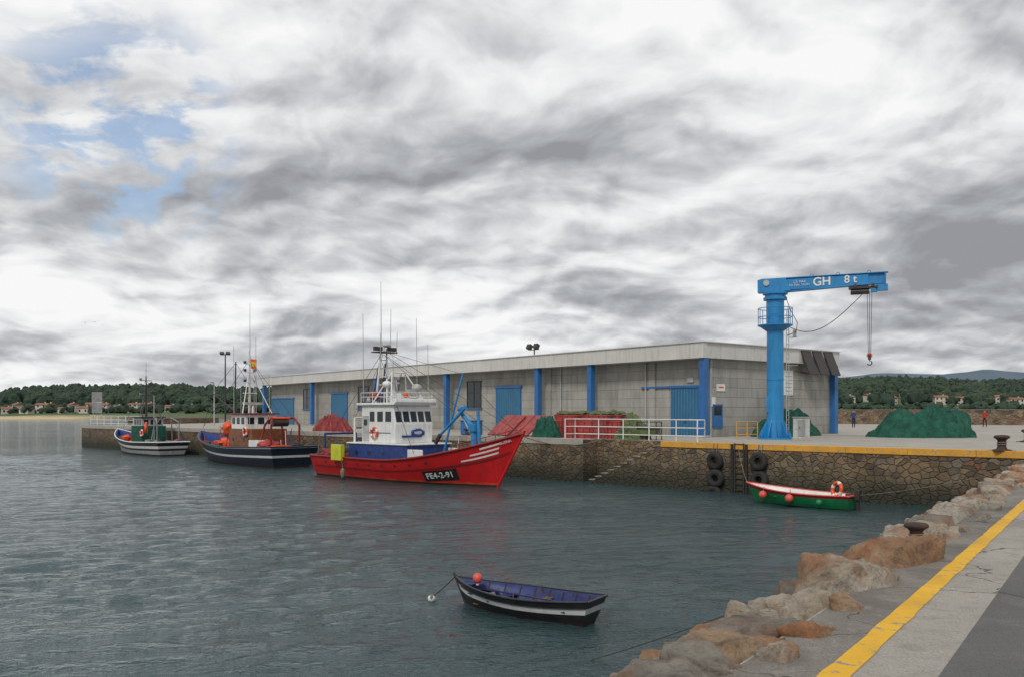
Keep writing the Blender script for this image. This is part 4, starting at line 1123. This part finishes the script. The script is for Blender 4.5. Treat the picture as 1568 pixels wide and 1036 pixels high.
# ---------------------------------------------------------------- terrain
def interp(tab,x):
    for (a,ya),(b,yb) in zip(tab[:-1],tab[1:]):
        if a<=x<=b: return ya+(yb-ya)*(x-a)/(b-a)
    return tab[0][1] if x<tab[0][0] else tab[-1][1]
ridge=[(-600,602),(-100,604),(0,602),(20,595),(60,590),(250,589),(330,591),(400,594),(600,600),(1000,600),(1200,584),(1300,578),(1350,575),(1400,574),(1450,578),(1500,582),(1568,580),(2300,586)]
def terr(px,r):
    s=(r-430)/470.
    zr=4+(629-interp(ridge,px))*900/1300-7
    z=-.4+min(1,s/.06)*2.0+max(0,s)**1.5*zr*.92
    if s>1: z=-.4+2.0+zr*.92-(s-1)*10
    z+=noise.noise(Vector((px*.01,r*.01,3)))*1.5*min(1,max(0,s*3))
    return z
vs=[];fs=[]; pxs=list(range(-700,2400,20)); rs=[425,435,450,465,480,500,530,570,620,680,740,800,850,900,950,1100]
for px in pxs:
    for r in rs: vs.append(D(px,r,terr(px,r)))
n=len(rs)
for i in range(len(pxs)-1):
    for j in range(n-1): fs.append((i*n+j,(i+1)*n+j,(i+1)*n+j+1,i*n+j+1))
mb=MB(); mb.add(vs,fs,'hill',True); mb.build('hills',fixn=False)
def mountain(name,Y,tab,k,depth=900):
    vs=[];fs=[]
    pxs=list(range(-800,2500,12))
    for px in pxs:
        y=interp(tab,px)-2.2*noise.fractal(Vector((px*.012,Y*.01,0)),.8,2.,5)
        z=Zat(y,Y)
        for q in range(6): vs.append(D(px,Y-depth*(1-q/5),z*(q/5)**.8*(1 if q==5 else .93+.1*noise.noise(Vector((px*.03,q,0))))-3))
    for i in range(len(pxs)-1):
        for j in range(5): fs.append((i*6+j,(i+1)*6+j,(i+1)*6+j+1,i*6+j+1))
    mb=MB(); mb.add(vs,fs,k,True); mb.build(name,fixn=False)
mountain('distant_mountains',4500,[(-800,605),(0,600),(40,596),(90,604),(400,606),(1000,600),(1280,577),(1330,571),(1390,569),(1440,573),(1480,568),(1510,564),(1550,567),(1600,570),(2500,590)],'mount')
bm=bmesh.new(); bmesh.ops.create_icosphere(bm,subdivisions=1,radius=1.); iv=np.array([v.co[:] for v in bm.verts]); itf=np.array([[v.index for v in f.verts] for f in bm.faces]); bm.free()
AV=[];AF=[];off=0
rr=np.random.RandomState(4)
def tree(px,r,h,w):
    global off
    p=D(px,r,terr(px,r))
    for q in range(3):
        v=iv*(1+np.random.uniform(-.3,.3,(len(iv),1)))
        sc=(1.,.75,.55)[q]; o=np.random.uniform(-.3,.3,2)*w*(q>0)
        v=v*np.array([w/2*sc,w/2*sc,h/2*sc*.9])+np.array([p.x+o[0],p.y+o[1],p.z+h*(.40,.55,.72)[q]]); AV.append(v); AF.append(itf+off); off+=len(v)
for _ in range(2400):
    px=rr.uniform(-150,430) if rr.rand()<.5 else rr.uniform(1265,1760)
    r=rr.uniform(560,900)
    if rr.rand()<.45: r=rr.uniform(820,905)
    if px>1000 and r<720 and noise.noise(Vector((px*.02,r*.02,0)))>.05: continue
    if px<450 and r<600 and noise.noise(Vector((px*.02,r*.02,0)))>.1: continue
    h=rr.uniform(7,12) if r<800 else rr.uniform(5,11); tree(px,r,h,h*rr.uniform(.5,1.1))
for _ in range(300):
    px=rr.uniform(-100,430) if rr.rand()<.6 else rr.uniform(1265,1760); r=rr.uniform(490,560); h=rr.uniform(2.5,6); tree(px,r,h,h*rr.uniform(.8,1.6))
me=bpy.data.meshes.new('tree_belt'); vv_=np.concatenate(AV); ff=np.concatenate(AF)
me.from_pydata(vv_.tolist(),[],ff.tolist()); me.materials.append(M['foliage']); me.update()
o=bpy.data.objects.new('tree_belt',me); COL.objects.link(o)
def house(px,r,w,dp,h,rz):
    mb=MB(); mb.box((0,0,h/2-.5),(w,dp,h+1),'housewall')
    mb.prism([(-w/2-.4,-dp/2-.4,h),(-w/2-.4,dp/2+.4,h),(-w/2-.4,0,h+dp*.25)],(w+.8,0,0),'tile')
    nn=max(2,int(w/2.6))
    for i in range(nn):
        x=-w/2+(i+.5)*w/nn
        for z in([1.5,4.2] if h>4.5 else [1.6]): mb.box((x,-dp/2-.02,z),(1.,.08,1.3),'glass')
    mb.box((w*.2,0,h+dp*.25),(.7,.7,1.2),'housewall')
    mb.build('house',D(px,r,terr(px,r)),rz)
random.seed(3)
for px,r in((10,500),(26,525),(41,495),(66,510),(76,530),(101,500),(112,535),(130,505),(141,540),(160,510),(181,540),(206,520),(228,545),(262,540),(290,560),(385,640),(150,600),(380,560)):
    house(px,r,random.uniform(4.5,8),random.uniform(4,5.5),random.choice((2.6,3.,4.6)),random.uniform(-.7,.7))
for px,r in((1300,600),(1330,660),(1365,620),(1398,650),(1408,640),(1425,620),(1440,600),(1448,640),(1475,600),(1500,650),(1530,620),(1555,590)):
    house(px,r,random.uniform(6,11),random.uniform(5,6),random.choice((4.6,5.,6.)),random.uniform(-.5,.5))
for px,py in((130,494),(145,493),(157,497)):
    mb=MB(); mb.sph((0,0,0),(.25,.08,.08),'white',8,6); mb.sph((.25,0,.04),(.07,.05,.05),'white',8,6)
    for s in(-1,1):
        mb.poly([(.1,0,.03),(.12,s*.35,.18),(-.05,s*.35,.17),(-.1,0,.03)],'lgrey'); mb.poly([(.12,s*.35,.18),(-.05,s*.75,.06),(-.05,s*.35,.17)],'grey')
    mb.poly([(-.2,.03,0),(-.2,-.03,0),(-.38,-.07,0),(-.38,.07,0)],'white')
    mb.build('seagull',D(px,230,Zat(py,230)),random.uniform(0,6))
# ---------------------------------------------------------------- world
SE,SR=math.radians(42),math.radians(200)
w=bpy.data.worlds.new('World'); scene.world=w; w.use_nodes=True
t=NT(w.node_tree); t.n.clear()
out=t.N('ShaderNodeOutputWorld'); sky=t.N('ShaderNodeTexSky'); sky.sky_type='NISHITA'; sky.sun_disc=False; sky.sun_elevation=SE; sky.sun_rotation=SR
b1=t.N('ShaderNodeBackground'); t.L(sky.outputs[0],b1.inputs[0]); b1.inputs[1].default_value=.15
tc=t.N('ShaderNodeTexCoord').outputs['Generated']; s=t.N('ShaderNodeSeparateXYZ'); t.L(tc,s.inputs[0])
zc=t.math('ADD',t.math('MAXIMUM',s.outputs[2],0.),.26)
px_=t.math('DIVIDE',s.outputs[0],zc); py_=t.math('DIVIDE',s.outputs[1],zc)
def cl(dx,dy):
    c=t.N('ShaderNodeCombineXYZ'); t.L(t.math('ADD',px_,dx),c.inputs[0]); t.L(t.math('ADD',py_,dy),c.inputs[1]); return c.outputs[0]
p0=t.warp(cl(8.4,5.2),1.6,.28,3,'2D'); 
va=t.N('ShaderNodeVectorMath',operation='ADD'); t.L(p0,va.inputs[0]); va.inputs[1].default_value=(.02,.06,0); p1=va.outputs[0]
def dens(p): return t.noise(p,1.6,10,.5,0.,dim='2D')
a0=dens(p0); a1=dens(p1)
big=t.noise(p0,.7,2,.5,dim='2D')
emb=t.math('MULTIPLY',t.math('SUBTRACT',a1,a0),1.9)
x=t.math('ADD',.56,t.math('MULTIPLY',t.math('SUBTRACT',big,.5),.8))
x=t.math('ADD',x,t.math('MULTIPLY',t.math('SUBTRACT',.5,a0),1.1))
x=t.math('ADD',x,emb)
x=t.math('ADD',x,t.mapr(s.outputs[2],.02,.30,.06,0))
x=t.math('ADD',x,t.mapr(s.outputs[0],-.6,.5,.04,-.02))
col=t.ramp(x,[(.22,(.30,.31,.335)),(.40,(.43,.445,.47)),(.55,(.60,.61,.63)),(.70,(.79,.80,.81)),(.88,(.94,.94,.94))])
b2=t.N('ShaderNodeBackground'); t.L(col,b2.inputs[0]); b2.inputs[1].default_value=1.0
dv=t.N('ShaderNodeVectorMath',operation='DOT_PRODUCT'); t.L(tc,dv.inputs[0]); hd=Vector((-600/1300,1,432/1300)).normalized(); dv.inputs[1].default_value=hd
hole=t.math('MULTIPLY',t.mapr(dv.outputs['Value'],.991,.998,0,1),t.mapr(t.noise(p0,7,5,.6,0,'2D'),.46,.60))
cov=t.math('SUBTRACT',1.,t.math('MULTIPLY',hole,.75),clamp=True)
mx=t.N('ShaderNodeMixShader'); t.L(cov,mx.inputs[0]); t.L(b1.outputs[0],mx.inputs[1]); t.L(b2.outputs[0],mx.inputs[2]); t.L(mx.outputs[0],out.inputs[0])
sl=bpy.data.lights.new('sun','SUN'); sl.energy=1.5; sl.angle=math.radians(11); sl.color=(1,.95,.88)
so=bpy.data.objects.new('sun',sl); COL.objects.link(so)
sd=Vector((math.sin(SR)*math.cos(SE),math.cos(SR)*math.cos(SE),math.sin(SE)))
so.rotation_euler=sd.to_track_quat('Z','Y').to_euler()
cam=bpy.data.cameras.new('camera'); co=bpy.data.objects.new('camera',cam); COL.objects.link(co)
cam.sensor_width=36; cam.lens=F/1568*36; cam.shift_y=(HY-518)/1568; cam.clip_end=20000; cam.clip_start=.1
co.location=(0,0,CH); co.rotation_euler=(math.pi/2,0,0); scene.camera=co
scene.view_settings.view_transform='Standard'; scene.view_settings.look='None'; scene.view_settings.exposure=0
